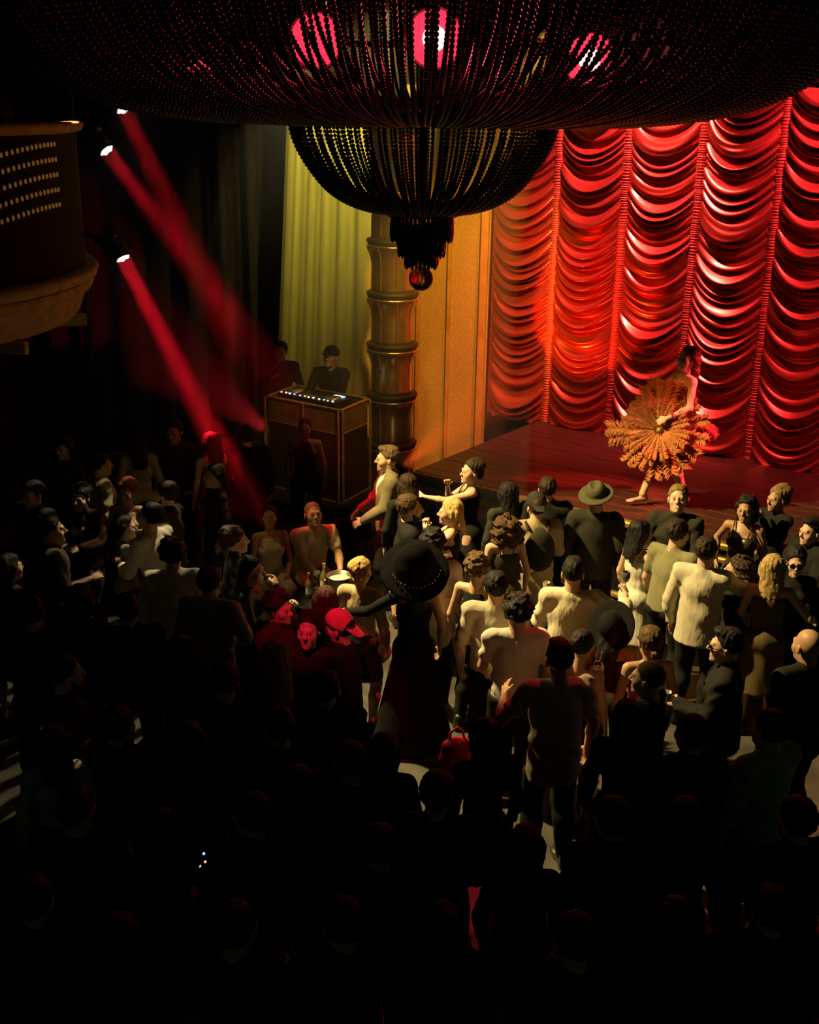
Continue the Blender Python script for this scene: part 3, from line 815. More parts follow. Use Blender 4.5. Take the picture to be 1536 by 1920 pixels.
# hats
def hat_build(kind):
    if kind == 'fedora':
        p = [ell((0, -.02, .10), (.092, .112, .085)), ell((0, -.02, .070), (.165, .185, .013), k=.02)]
        def post(D, X, Y, Z):
            crease = 0.05 - np.sqrt((X * 1.0) ** 2 + ((Z - .205)) ** 2)
            return np.maximum(D, crease)
        return sdf(p, .009, k=.02, post=post)
    if kind == 'widebrim':
        p = [ell((0, -.01, .11), (.092, .108, .075)), ell((0, -.01, .068), (.205, .225, .014), k=.02)]
        return sdf(p, .010, k=.02)
    if kind == 'cap':
        p = [ell((0, -.020, .052), (.093, .113, .102)), cap((0, .088, .055), (0, .150, .040), .062, .050, k=.01, flat=((0, .2, .98), 7.0))]
        def post(D, X, Y, Z): return np.maximum(D, .035 - Z - 0.12 * Y)
        return sdf(p, .008, k=.012, post=post)
HATC = {}

# ---- skeleton and pose
HS = 1.07
def rotm(ax, a): return np.array(Matrix.Rotation(a, 3, ax))
ARMS = dict(down=(.075, .06, -.515), bent=(-.06, .30, -.24), low=(-.02, .28, -.40), face=(-.10, .25, .03), high=(.04, .14, .44),
            fwd=(.0, .46, -.10), hip=(.10, -.04, -.44), drink=(-.02, .33, -.14), back=(.02, -.12, -.48), phone=(-.13, .28, -.12), side=(.38, .20, -.10))
def ik(S, T, l1, l2, pole):
    d = T - S; L = np.linalg.norm(d); L = min(max(L, .05), (l1 + l2) * .995); u = d / np.linalg.norm(d)
    a = (l1 * l1 - l2 * l2 + L * L) / (2 * L); hgt = math.sqrt(max(l1 * l1 - a * a, 0))
    pl = np.array(pole, float); pl = pl - u * (pl @ u); pl /= max(np.linalg.norm(pl), 1e-6)
    return S + u * a + pl * hgt, S + u * L

def skeleton(sp):
    sex = sp['sex']; J = {}
    sh = .182 if sex == 'm' else .156
    hipw = .092 if sex == 'm' else .098
    T = rotm('Z', R(sp['twist'])) @ rotm('X', -R(sp['lean'])) @ rotm('Y', R(sp['tilt']))
    base = np.array((0, 0, .96))
    drop = np.array((0, 0, -sp['drop']))
    if sp['seated']: drop = np.array((0, 0, -.43))
    def up(p): return T @ (np.array(p, float) - base) + base + drop
    J['T'] = T; J['up'] = up; J['drop'] = drop
    for s, n in ((1, 'R'), (-1, 'L')):
        S = up((sh * s, -.012, 1.415)); J['S' + n] = S
        spec = sp['arms'][0 if n == 'L' else 1]
        if isinstance(spec, str): w = ARMS[spec]; w = (w[0] * s, w[1], w[2])
        else: w = spec
        pole = (s * .55, -.65, -.5) if not (isinstance(spec, str) and spec == 'high') else (s * 1.0, -.1, -.2)
        Tw = rotm('Z', R(sp['twist']))
        E, Wr = ik(S, S + Tw @ np.array(w), .285, .255, Tw @ np.array(pole))
        J['E' + n] = E; J['W' + n] = Wr
        H = np.array((hipw * s, 0, .92)) + drop; J['H' + n] = H
        if sp['ankles']:
            A = np.array(sp['ankles'][0 if n == 'L' else 1], float); K, A = ik(H, A, .43, .42, (s * .12, 1, 0))
        elif sp['seated']:
            K = np.array((.13 * s, .43, .50)); A = np.array((.13 * s, .40, .09))
        else:
            st = sp['stance']
            A = np.array(((.085 + st) * s, -.02 + sp['stride'] * s, .09))
            K, A = ik(H, A, .43, .42, (s * .12, 1, 0))
        J['K' + n] = K; J['A' + n] = A
    J['N'] = up((0, -.022, 1.45)); 
    hy, hp, ht = sp['head']
    J['HM'] = rotm('Z', R(hy)) @ T @ rotm('X', -R(hp) + R(sp['lean']) * .6) @ rotm('Y', R(ht))
    J['HC'] = up((0, -.022, 1.485)) + J['HM'] @ np.array((0, .030, .120))
    return J
def torso_prims(J, sex, fat=0.0):
    T, up = J['T'], J['up']
    m = sex == 'm'; g = 1 + fat
    p = [ell(up((0, 0, .95)), ((.158 if m else .168) * g, .112 * g, .125), T), ell(up((0, .004, 1.10)), ((.145 if m else .122) * g, (.100 if m else .088) * g, .14), T),
         ell(up((0, 0, 1.27)), ((.168 if m else .140) * g, (.112 if m else .098) * g, .175), T),
         cap(up((-.12 if m else -.10, -.015, 1.415)), up((.12 if m else .10, -.015, 1.415)), .058 if m else .048),
         ell(up((.07, -.065, .93)), (.085, .075, .09), T), ell(up((-.07, -.065, .93)), (.085, .075, .09), T)]
    if not m: p += [ell(up((.068, .085, 1.275)), (.062, .055, .062), T), ell(up((-.068, .085, 1.275)), (.062, .055, .062), T)]
    return p
def arm_prims(J, n, sex, t0=0.0, t1=2.0, g=1.0):
    k = (1.0 if sex == 'm' else .82) * g
    S, E, Wr = J['S' + n], J['E' + n], J['W' + n]; p = []
    p.append(ell(S + (E - S) * .06, (.054 * k, .054 * k, .054 * k)))
    if t1 <= 1: p.append(cap(S, S + (E - S) * t1, .053 * k, (.053 - .012 * t1) * k)); return p
    p.append(cap(S, E, .053 * k, .041 * k))
    q = min(t1 - 1, 1.0)
    mid = E + (Wr - E) * min(.3, q)
    p.append(cap(E, mid, .041 * k, .042 * k)); 
    if q > .3: p.append(cap(mid, E + (Wr - E) * q, .042 * k, (.042 - .016 * (q - .3) / .7) * k))
    return p
def leg_prims(J, n, sex, t1=2.0, g=1.0):
    k = (1.0 if sex == 'm' else .97) * g
    H, K, A = J['H' + n], J['K' + n], J['A' + n]
    p = [cap(H, K, .088 * k, .058 * k)]
    if t1 > 1:
        m = K + (A - K) * .3 + np.array((0, -.014, 0)); p += [cap(K, m, .056 * k, .058 * k), cap(m, A, .056 * k, .036 * k)]
    return p

SKIN = {}
def skin(tone):
    c = dict(light=(.66, .42, .30), tan=(.46, .27, .165), brown=(.24, .125, .072), dark=(.11, .058, .036))[tone]
    return mat('skin_' + tone, c, 0.48, var=.10, scale=25, bump=0.0, spec=.45)
def fabric(c, shiny=False):
    key = 'fabric_' + '_'.join('%02d' % int(round(x * 99)) for x in c) + ('_s' if shiny else '')
    lit = max(c) > .2 and not shiny
    return mat(key, c, 0.35 if shiny else 0.82, var=.07, scale=11 if lit else 60, bump=.55 if lit else 0.0, bdist=.022, stretch=(1.5, 1.5, .55) if lit else None, sheen=0.0 if (shiny or max(c) < .2) else .15, spec=.5 if shiny else (.25 if max(c) > .2 else .08))
def hairmat(c):
    key = 'hair_' + '_'.join('%02d' % int(round(x * 99)) for x in c)
    return mat(key, c, 0.62, var=.5, scale=10, bump=0.5, stretch=(9, 9, 1.2), spec=.22)
BLACK = (.014, .013, .013); DKBROWN = (.03, .018, .011); BROWN = (.075, .04, .02); BLOND = (.50, .33, .13); DBLOND = (.22, .14, .06)
eye_me = MB().raw(*bead_verts((0, 0, 0), .0068, 8, 6)).mesh('eye', mat('eye_dark', (.02, .012, .008), .15, bump=0.0), True)

DEF = dict(sex='m', hair='short', hc=BLACK, tone='light', top='tee', tc=(.03, .03, .03), bottom='pants', bc=(.02, .02, .025), arms=('down', 'down'), hands=('relax', 'relax'),
           lean=0, twist=0, tilt=0, head=(0, 0, 0), seated=False, stance=.03, stride=0.0, fat=0.0, hat=None, hatc=(.02, .02, .02), face=0, shiny=False, z0=0.0,
           shirtc=(.75, .72, .65), eyes=None, beard=None, straps=True, fine=False, hem=None, sleeve=None, group=None, xy=None, ankles=None, drop=0.0, flare=.235, hatM=(0, 0, 0), shoes=True)
PEOPLE = []
def person(label, px=None, py=None, H=1.75, **kw):
    sp = dict(DEF); sp.update(kw)
    s = H / 1.75; sex = sp['sex']
    J = skeleton(sp)
    # where the person stands: the crown of the head is seen at (px, py)
    crown = J['HC'] + J['HM'] @ np.array((0, -.01, .128))
    cz = crown[2] * s + sp['z0']
    rz = R(sp['face'])
    c, sn = math.cos(rz), math.sin(rz)
    off = np.array((c * crown[0] - sn * crown[1], sn * crown[0] + c * crown[1])) * s
    if sp['xy'] is not None: pos = Vector((*sp['xy'], sp['z0']))
    else:
        q = at_z(px, py, cz); pos = Vector((q.x - off[0], q.y - off[1], sp['z0']))
    root = empty('person', pos, rz); root.scale = (s, s, s)
    tag(root, label, 'person', sp['group'])
    sk = skin(sp['tone'])
    # ---- body
    prims = torso_prims(J, sex, sp['fat'])
    if sp['bottom'] == 'pants': prims = prims[:4] + prims[6:]
    for n in 'LR': prims += arm_prims(J, n, sex) + (leg_prims(J, n, sex) if sp['bottom'] != 'pants' else leg_prims(J, n, sex, t1=1.0))
    prims.append(cap(J['N'] - np.array((0, 0, .03)), J['HC'] + J['HM'] @ np.array((0, -.022, -.07)), .056 if sex == 'm' else .046, .052 if sex == 'm' else .044))
    if sp['fine'] or sp['bottom'] == 'bare':
        for n, sg in (('L', -1), ('R', 1)):
            A = J['A' + n]; prims += [cap(A + V3(0, -.02, -.05), A + V3(.01 * sg, .10, -.066), .030, .022), ell(A + V3(.012 * sg, .135, -.070), (.036, .045, .018)), cap(A + V3(0, -.045, -.06), A + V3(0, -.02, 0), .026, .03)]
    parts = [sdf(prims, .010 if sp['fine'] else .019, k=.022)]
    HP, HF = HEAD[sex]; parts.append((xf(HP * HS, J['HM'], J['HC']), HF))
    for i, (n, sg) in enumerate((('L', -1), ('R', 1))):
        hp, hf = HAND[sp['hands'][i]]
        hp = hp * (.96 if sex == 'm' else .86)
        if sg < 0: hp = hp * np.array((-1, 1, 1)); hf = hf[:, ::-1]
        y = J['W' + n] - J['E' + n]; y /= np.linalg.norm(y)
        b = np.array((sg * .8, 0.05, .6)); b = b - y * (b @ y); b /= np.linalg.norm(b)
        x = np.cross(y, b)
        parts.append((xf(hp, np.stack([x, y, b], 1), J['W' + n]), hf))
    P_, F_ = join(parts)
    link_obj('body', np_mesh('body', P_, F_, sk), root)
    # ---- clothes
    def fold(a, f, sd):
        return lambda D, X, Y, Z: D + a * nz3(X * 1.3, Y * 1.3, Z * .55, f, sd)
    sd = (px or 1) * .013
    top, tc = sp['top'], sp['tc']; tp = torso_prims(J, sex, sp['fat']); up = J['up']; T = J['T']
    dz = J['drop'][2]
    hcl = .016
    def plane(D, X, Y, Z, lo=None, hi=None):
        # cut in the torso frame
        b = np.array((0, 0, .96)) + J['drop']
        zz = (X - b[0]) * T[0, 2] + (Y - b[1]) * T[1, 2] + (Z - b[2]) * T[2, 2] + .96
        if lo is not None: D = np.maximum(D, lo - zz)
        if hi is not None: D = np.maximum(D, zz - hi)
        return D, zz
    if top in ('tee', 'shirt', 'jacket', 'long', 'polo'):
        sl = sp['sleeve'] if sp['sleeve'] is not None else dict(tee=.62, polo=.66, shirt=1.45, jacket=1.93, long=1.93)[top]
        hem = sp['hem'] if sp['hem'] is not None else dict(tee=.90, polo=.90, shirt=.86, jacket=.84, long=.92)[top]
        o = dict(tee=.014, polo=.014, shirt=.017, jacket=.024, long=.013)[top]
        q = list(tp)
        if top in ('tee', 'shirt', 'polo', 'jacket'):
            g_ = 1 + sp['fat']; w0, w1 = (.158, .172) if sex == 'm' else (.132, .160)
            q = [tp[2], tp[3], cap(up((0, -.006, 1.29)), up((0, -.024, .80)), w0 * g_, w1 * g_, flat=(T[:, 1], 1.36))]
            if sex != 'm': q += tp[6:8]
        for n in 'LR': q += arm_prims(J, n, sex, t1=sl, g=1.04 if top != 'long' else 1.0)
        if top in ('shirt', 'polo', 'jacket'): q.append(cap(up((0, -.03, 1.44)), up((0, -.015, 1.485)), .050 if sex == 'm' else .042, .048 if sex == 'm' else .040))
        def post(D, X, Y, Z):
            D = D + (.010 if top != 'long' else .005) * np.sin(Z * 42 + X * 26 + 2.2 * np.sin(X * 17 + Z * 9 + sd) + 1.5 * np.sin(Y * 21 + sd)) * (.55 + .45 * np.sin(Z * 7.5 + X * 9 + sd)) + .0022 * nz3(X * 1.6, Y * 1.6, Z * .4, 60, sd + 2)
            D, zz = plane(D, X, Y, Z, lo=hem + 0.0)
            if top == 'jacket':
                fy = (Y - 0) * 1.0
                xx = np.abs(X) - np.clip((zz - 1.02) * .26, 0, .085)
                D = np.where((zz > 1.0), np.maximum(D, -np.maximum(xx, .03 - fy)), D)
            return D
        P_, F_ = sdf(q, .0172, off=o, k=.024, post=post)
        link_obj(dict(tee='t_shirt', polo='polo_shirt', shirt='shirt', jacket='jacket', long='top')[top], np_mesh('top', P_, F_, fabric(tc, sp['shiny'])), root)
        if top == 'jacket':
            q = tp[:4] + [cap(up((0, -.03, 1.44)), up((0, -.012, 1.50)), .050, .047)]
            P_, F_ = sdf(q, .019, off=.010, k=.024, post=lambda D, X, Y, Z: np.maximum(plane(D, X, Y, Z, lo=.9)[0], -.045 - Y + 0 * X))
            link_obj('shirt', np_mesh('inner_shirt', P_, F_, fabric(sp['shirtc'])), root)
    elif top in ('tank', 'dress', 'strapless', 'halter'):
        hi = dict(tank=1.405, dress=1.36, strapless=1.335, halter=1.44)[top]
        q = list(tp)
        if top == 'dress' or sp['bottom'] == 'none':
            q = [x for i_, x in enumerate(q) if i_ not in (4, 5)] + [ell(up((0, -.03, .93)), (.165, .118, .13), T)]
            hz = sp['hem'] if sp['hem'] is not None else .55
            q.append(cap(V3(0, 0, .93 + dz), V3(0, 0, hz), .15, sp['flare'], flat=((0, 1, 0), 1.25)))
        def post(D, X, Y, Z):
            D = D + .004 * nz3(X * 1.4, Y * 1.4, Z * .35, 36, sd)
            hz = sp['hem'] if sp['hem'] is not None else (.55 if (top == 'dress' or sp['bottom'] == 'none') else .93)
            D, zz = plane(D, X, Y, Z, hi=hi)
            D = np.maximum(D, hz + (dz if hz > .8 else 0) - Z)
            if top in ('tank', 'halter'):
                w_ = .125 if sex == 'm' else .10
                D = np.maximum(D, np.where(zz > 1.30, np.abs(X) - (w_ if top == 'tank' else w_ * (1.0 - (zz - 1.30) * 3.2)), -1))
            return D
        P_, F_ = sdf(q, .0168, off=.013, k=.024, post=post)
        link_obj('dress' if (top == 'dress' or sp['bottom'] == 'none') else ('top' if top != 'tank' else 'tank_top'), np_mesh('top', P_, F_, fabric(tc, sp['shiny'])), root)
        if top in ('dress', 'strapless') and sp['straps']:
            for sg in (-1, 1):
                pts = [up((.075 * sg, .118, 1.33)), up((.085 * sg, .085, 1.40)), up((.090 * sg, 0.03, 1.468)), up((.085 * sg, -.03, 1.475)), up((.075 * sg, -.085, 1.41)), up((.06 * sg, -.112, 1.33))]
                MB().tube(pts, .007, 5).build('strap', fabric(tc, sp['shiny']), root, True)
    tophem = (sp['hem'] if sp['hem'] is not None else dict(tee=.90, polo=.90, shirt=.86, jacket=.84, long=.92).get(top, .97))
    if sp['bottom'] in ('pants', 'shorts'):
        q = tp[:1] + tp[4:6]
        tl = 2.0 if sp['bottom'] == 'pants' else .95
        for n in 'LR': q += leg_prims(J, n, sex, t1=tl, g=1.06)
        P_, F_ = sdf(q, .023, off=.016, k=.024, post=lambda D, X, Y, Z: np.maximum(np.maximum(D + .005 * nz3(X, Y, Z * .7, 34, sd + 1), Z - (min(1.04, tophem + .05) + dz)), .075 - Z))
        link_obj('trousers' if tl == 2.0 else 'shorts', np_mesh('trousers', P_, F_, fabric(sp['bc'])), root)
    elif sp['bottom'] == 'skirt':
        hz = .60
        q = tp[:1] + tp[4:6] + [cap(V3(0, 0, .93 + dz), V3(0, 0, hz), .15, .20, flat=((0, 1, 0), 1.25))]
        P_, F_ = sdf(q, .019, off=.015, k=.024, post=lambda D, X, Y, Z: np.maximum(np.maximum(D + .004 * nz3(X * 1.4, Y * 1.4, Z * .3, 40, sd), Z - (1.05 + dz)), hz - Z))
        link_obj('skirt', np_mesh('skirt', P_, F_, fabric(sp['bc'])), root)
    if sp['shoes'] and sp['bottom'] != 'bare':
        for n in 'LR':
            o = link_obj('shoe', shoe_me, root); o.location = (J['A' + n][0], J['A' + n][1] + .01, J['A' + n][2] - .09)
    # ---- head: hair, eyes, beard, hat
    HMm = Matrix(J['HM'].tolist()); hq = HMm.to_euler()
    def on_head(o):
        o.location = J['HC']; o.rotation_euler = hq; o.scale = (HS, HS, HS); return o
    if sp['hair']:
        hs = hair_shape(sp['hair'])
        key = 'hair_mesh_' + sp['hair']
        me = bpy.data.meshes.get(key) or np_mesh(key, *hs, hairmat(sp['hc']))
        on_head(link_obj('hair', me, root, hairmat(sp['hc'])))
    if sp['eyes'] is None: sp['eyes'] = True
    if sp['eyes']:
        for sg in (-1, 1):
            o = link_obj('eye', eye_me, root); o.location = J['HC'] + J['HM'] @ np.array((.030 * sg, .0862, .003)) * HS
    if sp['beard']:
        def bp(D, X, Y, Z):
            D = D + .002 * nz3(X, Y, Z, 90, .5)
            return np.maximum(np.maximum(D, Z + .038 - .25 * np.abs(X)), .01 - Y)
        P_, F_ = sdf([ell((0, .025, -.03), (.060, .066, .085)), ell((0, .043, -.080), (.046, .046, .038), k=.025)], .008, off=.005, k=.022, post=bp)
        on_head(link_obj('beard', np_mesh('beard', P_, F_, hairmat(sp['beard'])), root))
    if sp['hat']:
        key = 'hat_mesh_' + sp['hat']
        if sp['hat'] not in HATC: HATC[sp['hat']] = np_mesh(key, *hat_build(sp['hat']), fabric(sp['hatc']))
        o = on_head(link_obj('cap' if sp['hat'] == 'cap' else 'hat', HATC[sp['hat']], root, fabric(sp['hatc'])))
        Mh = HMm @ Euler([R(a) for a in sp['hatM']]).to_matrix(); o.rotation_euler = Mh.to_euler()
    rec = dict(root=root, J=J, s=s, sp=sp, pos=pos, rz=rz); PEOPLE.append(rec)
    return rec
shoe_me = np_mesh('shoe', *SHOE, mat('shoe_dark', (.02, .018, .016), .4))
def world_of(rec, p):
    p = np.array(p) * rec['s']; c, s = math.cos(rec['rz']), math.sin(rec['rz'])
    return Vector((rec['pos'].x + c * p[0] - s * p[1], rec['pos'].y + s * p[0] + c * p[1], rec['pos'].z + p[2]))
def hand_pos(rec, n, fwd=.09):
    J = rec['J']; d = J['W' + n] - J['E' + n]; d = d / np.linalg.norm(d)
    return world_of(rec, J['W' + n] + d * fwd)
def copy_person(rec, label, px, py, rz_deg, tc=None, bc=None, hc=None, group=None):
    src = rec['root']; r = src.copy(); COL.objects.link(r); r['label'] = label
    if group: r['group'] = group
    J, s = rec['J'], rec['s']
    crown = J['HC'] + J['HM'] @ np.array((0, -.01, .128)); rz = R(rz_deg)
    off = np.array((math.cos(rz) * crown[0] - math.sin(rz) * crown[1], math.sin(rz) * crown[0] + math.cos(rz) * crown[1])) * s
    q = at_z(px, py, crown[2] * s)
    r.location = (q.x - off[0], q.y - off[1], 0); r.rotation_euler = (0, 0, rz)
    for ch in src.children:
        c = ch.copy(); COL.objects.link(c); c.parent = r
        nm = ch.name.split('.')[0]
        m = None
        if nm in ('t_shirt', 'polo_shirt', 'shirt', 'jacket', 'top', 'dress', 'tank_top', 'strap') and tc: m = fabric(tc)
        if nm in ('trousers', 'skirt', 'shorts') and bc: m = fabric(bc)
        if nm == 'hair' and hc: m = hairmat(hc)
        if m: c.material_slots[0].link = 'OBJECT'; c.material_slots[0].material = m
    out = dict(rec); out.update(root=r, pos=Vector(r.location), rz=rz); PEOPLE.append(out)
    return out

# ------------------------------------------------------------------ people
PALE = (.72, .66, .54); CREAM = (.62, .54, .40); DK = (.022, .022, .022); DKOL = (.045, .045, .03)
# --- dancer on the stage
DANCER = person('dancer in sequined corset and ruffled skirt on stage holding a feather fan', 1297, 652, 1.85, sex='f', z0=STAGE_Z + .004, face=108, hair='wavy', hc=(.10, .02, .015), tone='light',
    top='strapless', straps=False, tc=(.30, .03, .03), shiny=True, bottom='bare', fine=True, hem=.90, arms=((-.05, .30, -.36), (-.02, .42, -.30)), hands=('grip', 'grip'), lean=6, head=(18, -12, -6),
    ankles=((-.07, -.05, .10), (.05, .40, .10)), drop=.045)
# --- around the booth
DJ = person('dj in black with a dark cap bending over the decks', 622, 652, 1.80, z0=.4, face=168, top='long', tc=(.02, .02, .018), tone='tan', hair='crop', hat='cap', hatc=DK, lean=14, head=(-12, -16, 0), arms=((.02, .36, -.40), (.10, .40, -.42)))
person('person in black standing beside the dj with a raised hand', 526, 642, 1.76, z0=.4, face=172, top='long', tc=DK, tone='tan', hair='short', hc=BLACK, arms=('down', 'phone'))
person('woman in a black halter top standing in front of the booth', 572, 785, 1.68, sex='f', face=184, top='halter', tc=DK, bottom='pants', tone='brown', hair='crop', hc=BLACK, arms=('down', 'down'))
person('man in an olive suit and open white shirt gazing aside by the booth', 728, 838, 1.84, face=98, top='jacket', tc=(.17, .15, .085), shirtc=(.80, .70, .62), hair='quiff', hc=(.12, .075, .035), arms=('low', 'low'), head=(0, 0, 0))
person('small dark-haired woman standing close behind the suited man', 764, 890, 1.69, sex='f', face=15, top='long', tc=DK, bottom='skirt', hair='midlong', hc=DKBROWN)
person('bearded man in black talking to the blonde woman', 768, 930, 1.79, face=-82, top='shirt', tc=DK, hair='short', hc=BROWN, beard=DKBROWN, arms=('low', 'bent'), sleeve=1.9)
person('blonde woman in a black top with hands raised to her mouth', 846, 939, 1.68, sex='f', face=82, top='tank', tc=DK, hair='long', hc=BLOND, arms=('face', 'face'), bottom='skirt', bc=DK)
person('woman in black reaching her bare arm out to the suited man', 887, 863, 1.73, sex='f', face=92, top='dress', bottom='none', tc=DK, hair='updo', hc=DKBROWN, arms=((.05, .52, -.05), 'face'), hands=('open', 'relax'), head=(25, -5, 0))
person('woman with straight black hair facing the stage beside the curly one', 951, 906, 1.66, sex='f', face=25, top='long', tc=DKOL, hair='long', hc=BLACK, bottom='skirt')
person('woman with big curly hair seen from behind near the stage', 950, 968, 1.64, sex='f', face=8, top='dress', bottom='none', tc=(.06, .05, .035), hair='bigcurl', hc=(.07, .045, .025))
person('dark-haired man in a dark jacket facing the stage beside the hat', 1028, 896, 1.74, face=-6, top='jacket', tc=DK, hair='short', hc=DKBROWN)
BPK = person('person in a beige coat carrying a dark backpack', 1008, 930, 1.74, face=6, top='jacket', tc=(.40, .31, .19), hair='crop', hc=DKBROWN, hat='cap', hatc=(.035, .035, .025), hatM=(0, 0, 180), arms=('down', 'bent'), hem=.62)
person('man in a wide olive fedora watching the stage', 1121, 912, 1.80, face=-12, top='jacket', tc=(.035, .035, .022), hair='short', hc=BLACK, hat='fedora', hatc=(.085, .085, .045), hatM=(16, -8, 0))
person('man in a black shirt looking down, below the dancer', 1274, 911, 1.84, face=155, top='shirt', tc=(.03, .028, .025), hair='short', hc=DBLOND, head=(10, -18, 0), arms=('low', 'bent'))
person('man in an olive polo leaning to talk, beside the pale shirt', 1274, 976, 1.78, face=-48, top='polo', tc=(.23, .22, .12), hair='short', hc=DKBROWN, lean=7, arms=('down', 'bent'))
person('man in a pale untucked shirt with his back turned', 1327, 1009, 1.80, face=-32, top='shirt', tc=(.62, .57, .43), hair='short', hc=DKBROWN, hem=.80, arms=('down', 'fwd'), sleeve=1.9, hands=('relax', 'open'))
person('woman in a dark strapless dress with long wavy hair', 1402, 932, 1.70, sex='f', face=150, top='strapless', bottom='none', tc=(.05, .035, .03), shiny=True, hair='wavy', hc=BLACK, tone='tan', arms=('down', 'hip'))
person('woman with highlighted hair standing at the stage edge', 1462, 913, 1.72, sex='f', face=118, top='long', tc=DK, hair='updo', hc=(.24, .15, .06), tone='tan', arms=('face', 'bent'))
person('man in black turning his face toward the stage at the edge', 1526, 973, 1.72, face=112, top='jacket', tc=DK, shirtc=DK, hair='quiff', hc=BLACK, arms=('bent', 'low'))
person('blonde woman with long straight hair in a brown dress', 1452, 1042, 1.70, sex='f', face=-14, top='dress', bottom='none', tc=(.15, .11, .055), hair='long', hc=(.42, .29, .12), arms=('low', (.26, .12, -.30)), hem=.45)
SUNG = person('dark-haired woman wearing sunglasses beside the long blonde hair', 1496, 1032, 1.60, sex='f', face=165, top='long', tc=DK, hair='updo', hc=BLACK, tone='light')
person('woman with dark curls touching her hair', 1386, 1046, 1.53, sex='f', face=70, top='long', tc=DK, hair='bigcurl', hc=(.05, .03, .018), arms=('face', 'down'))
person('dark-haired woman in a white strappy dress', 1204, 978, 1.66, sex='f', face=-62, top='dress', bottom='none', tc=(.78, .74, .66), hair='long', hc=BLACK, hem=.50, arms=('down', 'low'))
person('woman with short brown curls in a black tank top', 896, 1042, 1.68, sex='f', face=-28, top='tank', tc=DK, hair='curly', hc=(.11, .065, .03), bottom='pants')
person('man in a grey button shirt seen from behind', 932, 1074, 1.80, face=-10, top='shirt', tc=(.50, .45, .33), hair='short', hc=BLACK, sleeve=.95, arms=('down', 'bent'), hem=.90)
CUPM = person('man with black curls in a white tee holding a plastic cup', 972, 1120, 1.77, face=4, top='tee', tc=(.58, .54, .47), hair='curly', hc=BLACK, arms=('low', 'down'), hands=('grip', 'relax'), tone='tan')
WINE = person('man in a cream shirt lifting a wine glass', 1076, 1050, 1.78, face=-8, top='shirt', tc=(.74, .66, .50), hair='quiff', hc=BLACK, arms=('bent', (.26, .30, -.06)), hands=('relax', 'grip'), fat=.05)
RTEE = person('man in a long tee with red lit shoulders gesturing with an open hand', 1051, 1206, 1.83, face=12, top='tee', tc=(.46, .38, .32), hair='quiff', hc=BLACK, arms=((-.10, .26, -.16), 'down'), hands=('open', 'relax'), hem=.74, tone='tan')
person('woman with a black bun and bare shoulders', 1094, 1184, 1.62, sex='f', face=-35, top='strapless', tc=(.10, .02, .02), hair='bun', hc=BLACK, tone='tan')
person('woman under a tilted wide black hat', 1153, 1150, 1.60, sex='f', face=-25, top='strapless', tc=(.06, .02, .02), hair='midlong', hc=BLACK, hat='widebrim', hatc=(.012, .012, .012), hatM=(55, -14, 0), tone='tan')
person('woman with slicked-back hair in a low bun and red fringe', 1221, 1177, 1.68, sex='f', face=10, top='tank', tc=(.45, .03, .02), hair='lowbun', hc=(.10, .06, .028), tone='tan')
person('man with cropped brown hair in front of the low bun', 1219, 1242, 1.74, face=62, top='tee', tc=DK, hair='crop', hc=BROWN)
SHADE = person('man in black with shades looking across the crowd', 1368, 1182, 1.79, face=72, top='jacket', tc=DK, shirtc=DK, hair='quiff', hc=BLACK, arms=('bent', 'down'), hands=('grip', 'relax'))
person('bald man in a dark shirt at the edge of the crowd', 1520, 1182, 1.80, face=22, top='shirt', tc=DK, hair=None, tone='tan', hem=.8)
person('man in a long pale shirt behind the beaded hat', 812, 996, 1.78, face=-12, top='shirt', tc=PALE, hair='curly', hc=BLACK, sleeve=1.9, hem=.70)
HATW = person('performer in a long black gown with a huge beaded hat, arm stretched out', 778, 1050, 1.74, sex='f', face=8, top='dress', straps=True, tc=(.008, .008, .008), hair='midlong', hc=BLACK, bottom='none', hem=.06, flare=.34, arms=((-.40, .24, -.22), 'down'), hands=('open', 'relax'), tone='tan')
link_obj('glove', np_mesh('glove', *sdf(arm_prims(HATW['J'], 'L', 'f'), .015, off=.008, k=.022), fabric((.008, .008, .008))), HATW['root'])
# --- side tables
person('woman in a cream top seated on the bench', 504, 950, 1.66, sex='f', face=198, top='tank', tc=(.62, .52, .36), bottom='pants', bc=(.5, .42, .30), seated=True, hair='bun', hc=DKBROWN, head=(-10, -22, 0), arms=('low', 'low'), tone='tan')
person('man in a beige tee seated and leaning over the table', 585, 942, 1.80, face=205, top='tee', tc=(.48, .38, .25), bottom='pants', bc=(.50, .42, .28), seated=True, lean=20, hair='crop', hc=(.16, .10, .05), head=(-5, -25, 0), arms=((.05, .42, -.28), (-.12, .36, -.36)), tone='tan')
person('blonde woman with gathered hair by the ice bucket', 677, 1048, 1.66, sex='f', face=-22, top='long', tc=(.42, .32, .19), hair='updo', hc=BLOND, bottom='skirt')
person('woman in a shiny black jacket with reddish hair', 440, 990, 1.68, sex='f', face=-70, top='jacket', tc=DK, shiny=True, hair='updo', hc=(.06, .025, .015), arms=('bent', 'bent'))
person('woman in glittering black turned to the seated couple', 470, 1046, 1.64, sex='f', face=-100, top='long', tc=(.03, .03, .03), shiny=True, hair='long', hc=BLACK, arms=('drink', 'bent'), hands=('grip', 'relax'))
person('woman with straight dark hair beside the pink cap', 610, 1102, 1.64, sex='f', face=10, top='long', tc=DK, hair='long', hc=(.05, .02, .02), bottom='skirt')
person('man in a backwards pink cap', 640, 1152, 1.66, face=62, top='jacket', tc=DK, shirtc=DK, hair='crop', hc=BLACK, hat='cap', hatc=(.80, .22, .26), hatM=(-14, 0, 180), arms=('bent', 'bent'))
person('woman with long black hair facing back, face lit red', 580, 1150, 1.76, sex='f', face=172, top='long', tc=DK, hair='long', hc=BLACK, head=(0, -8, 0))
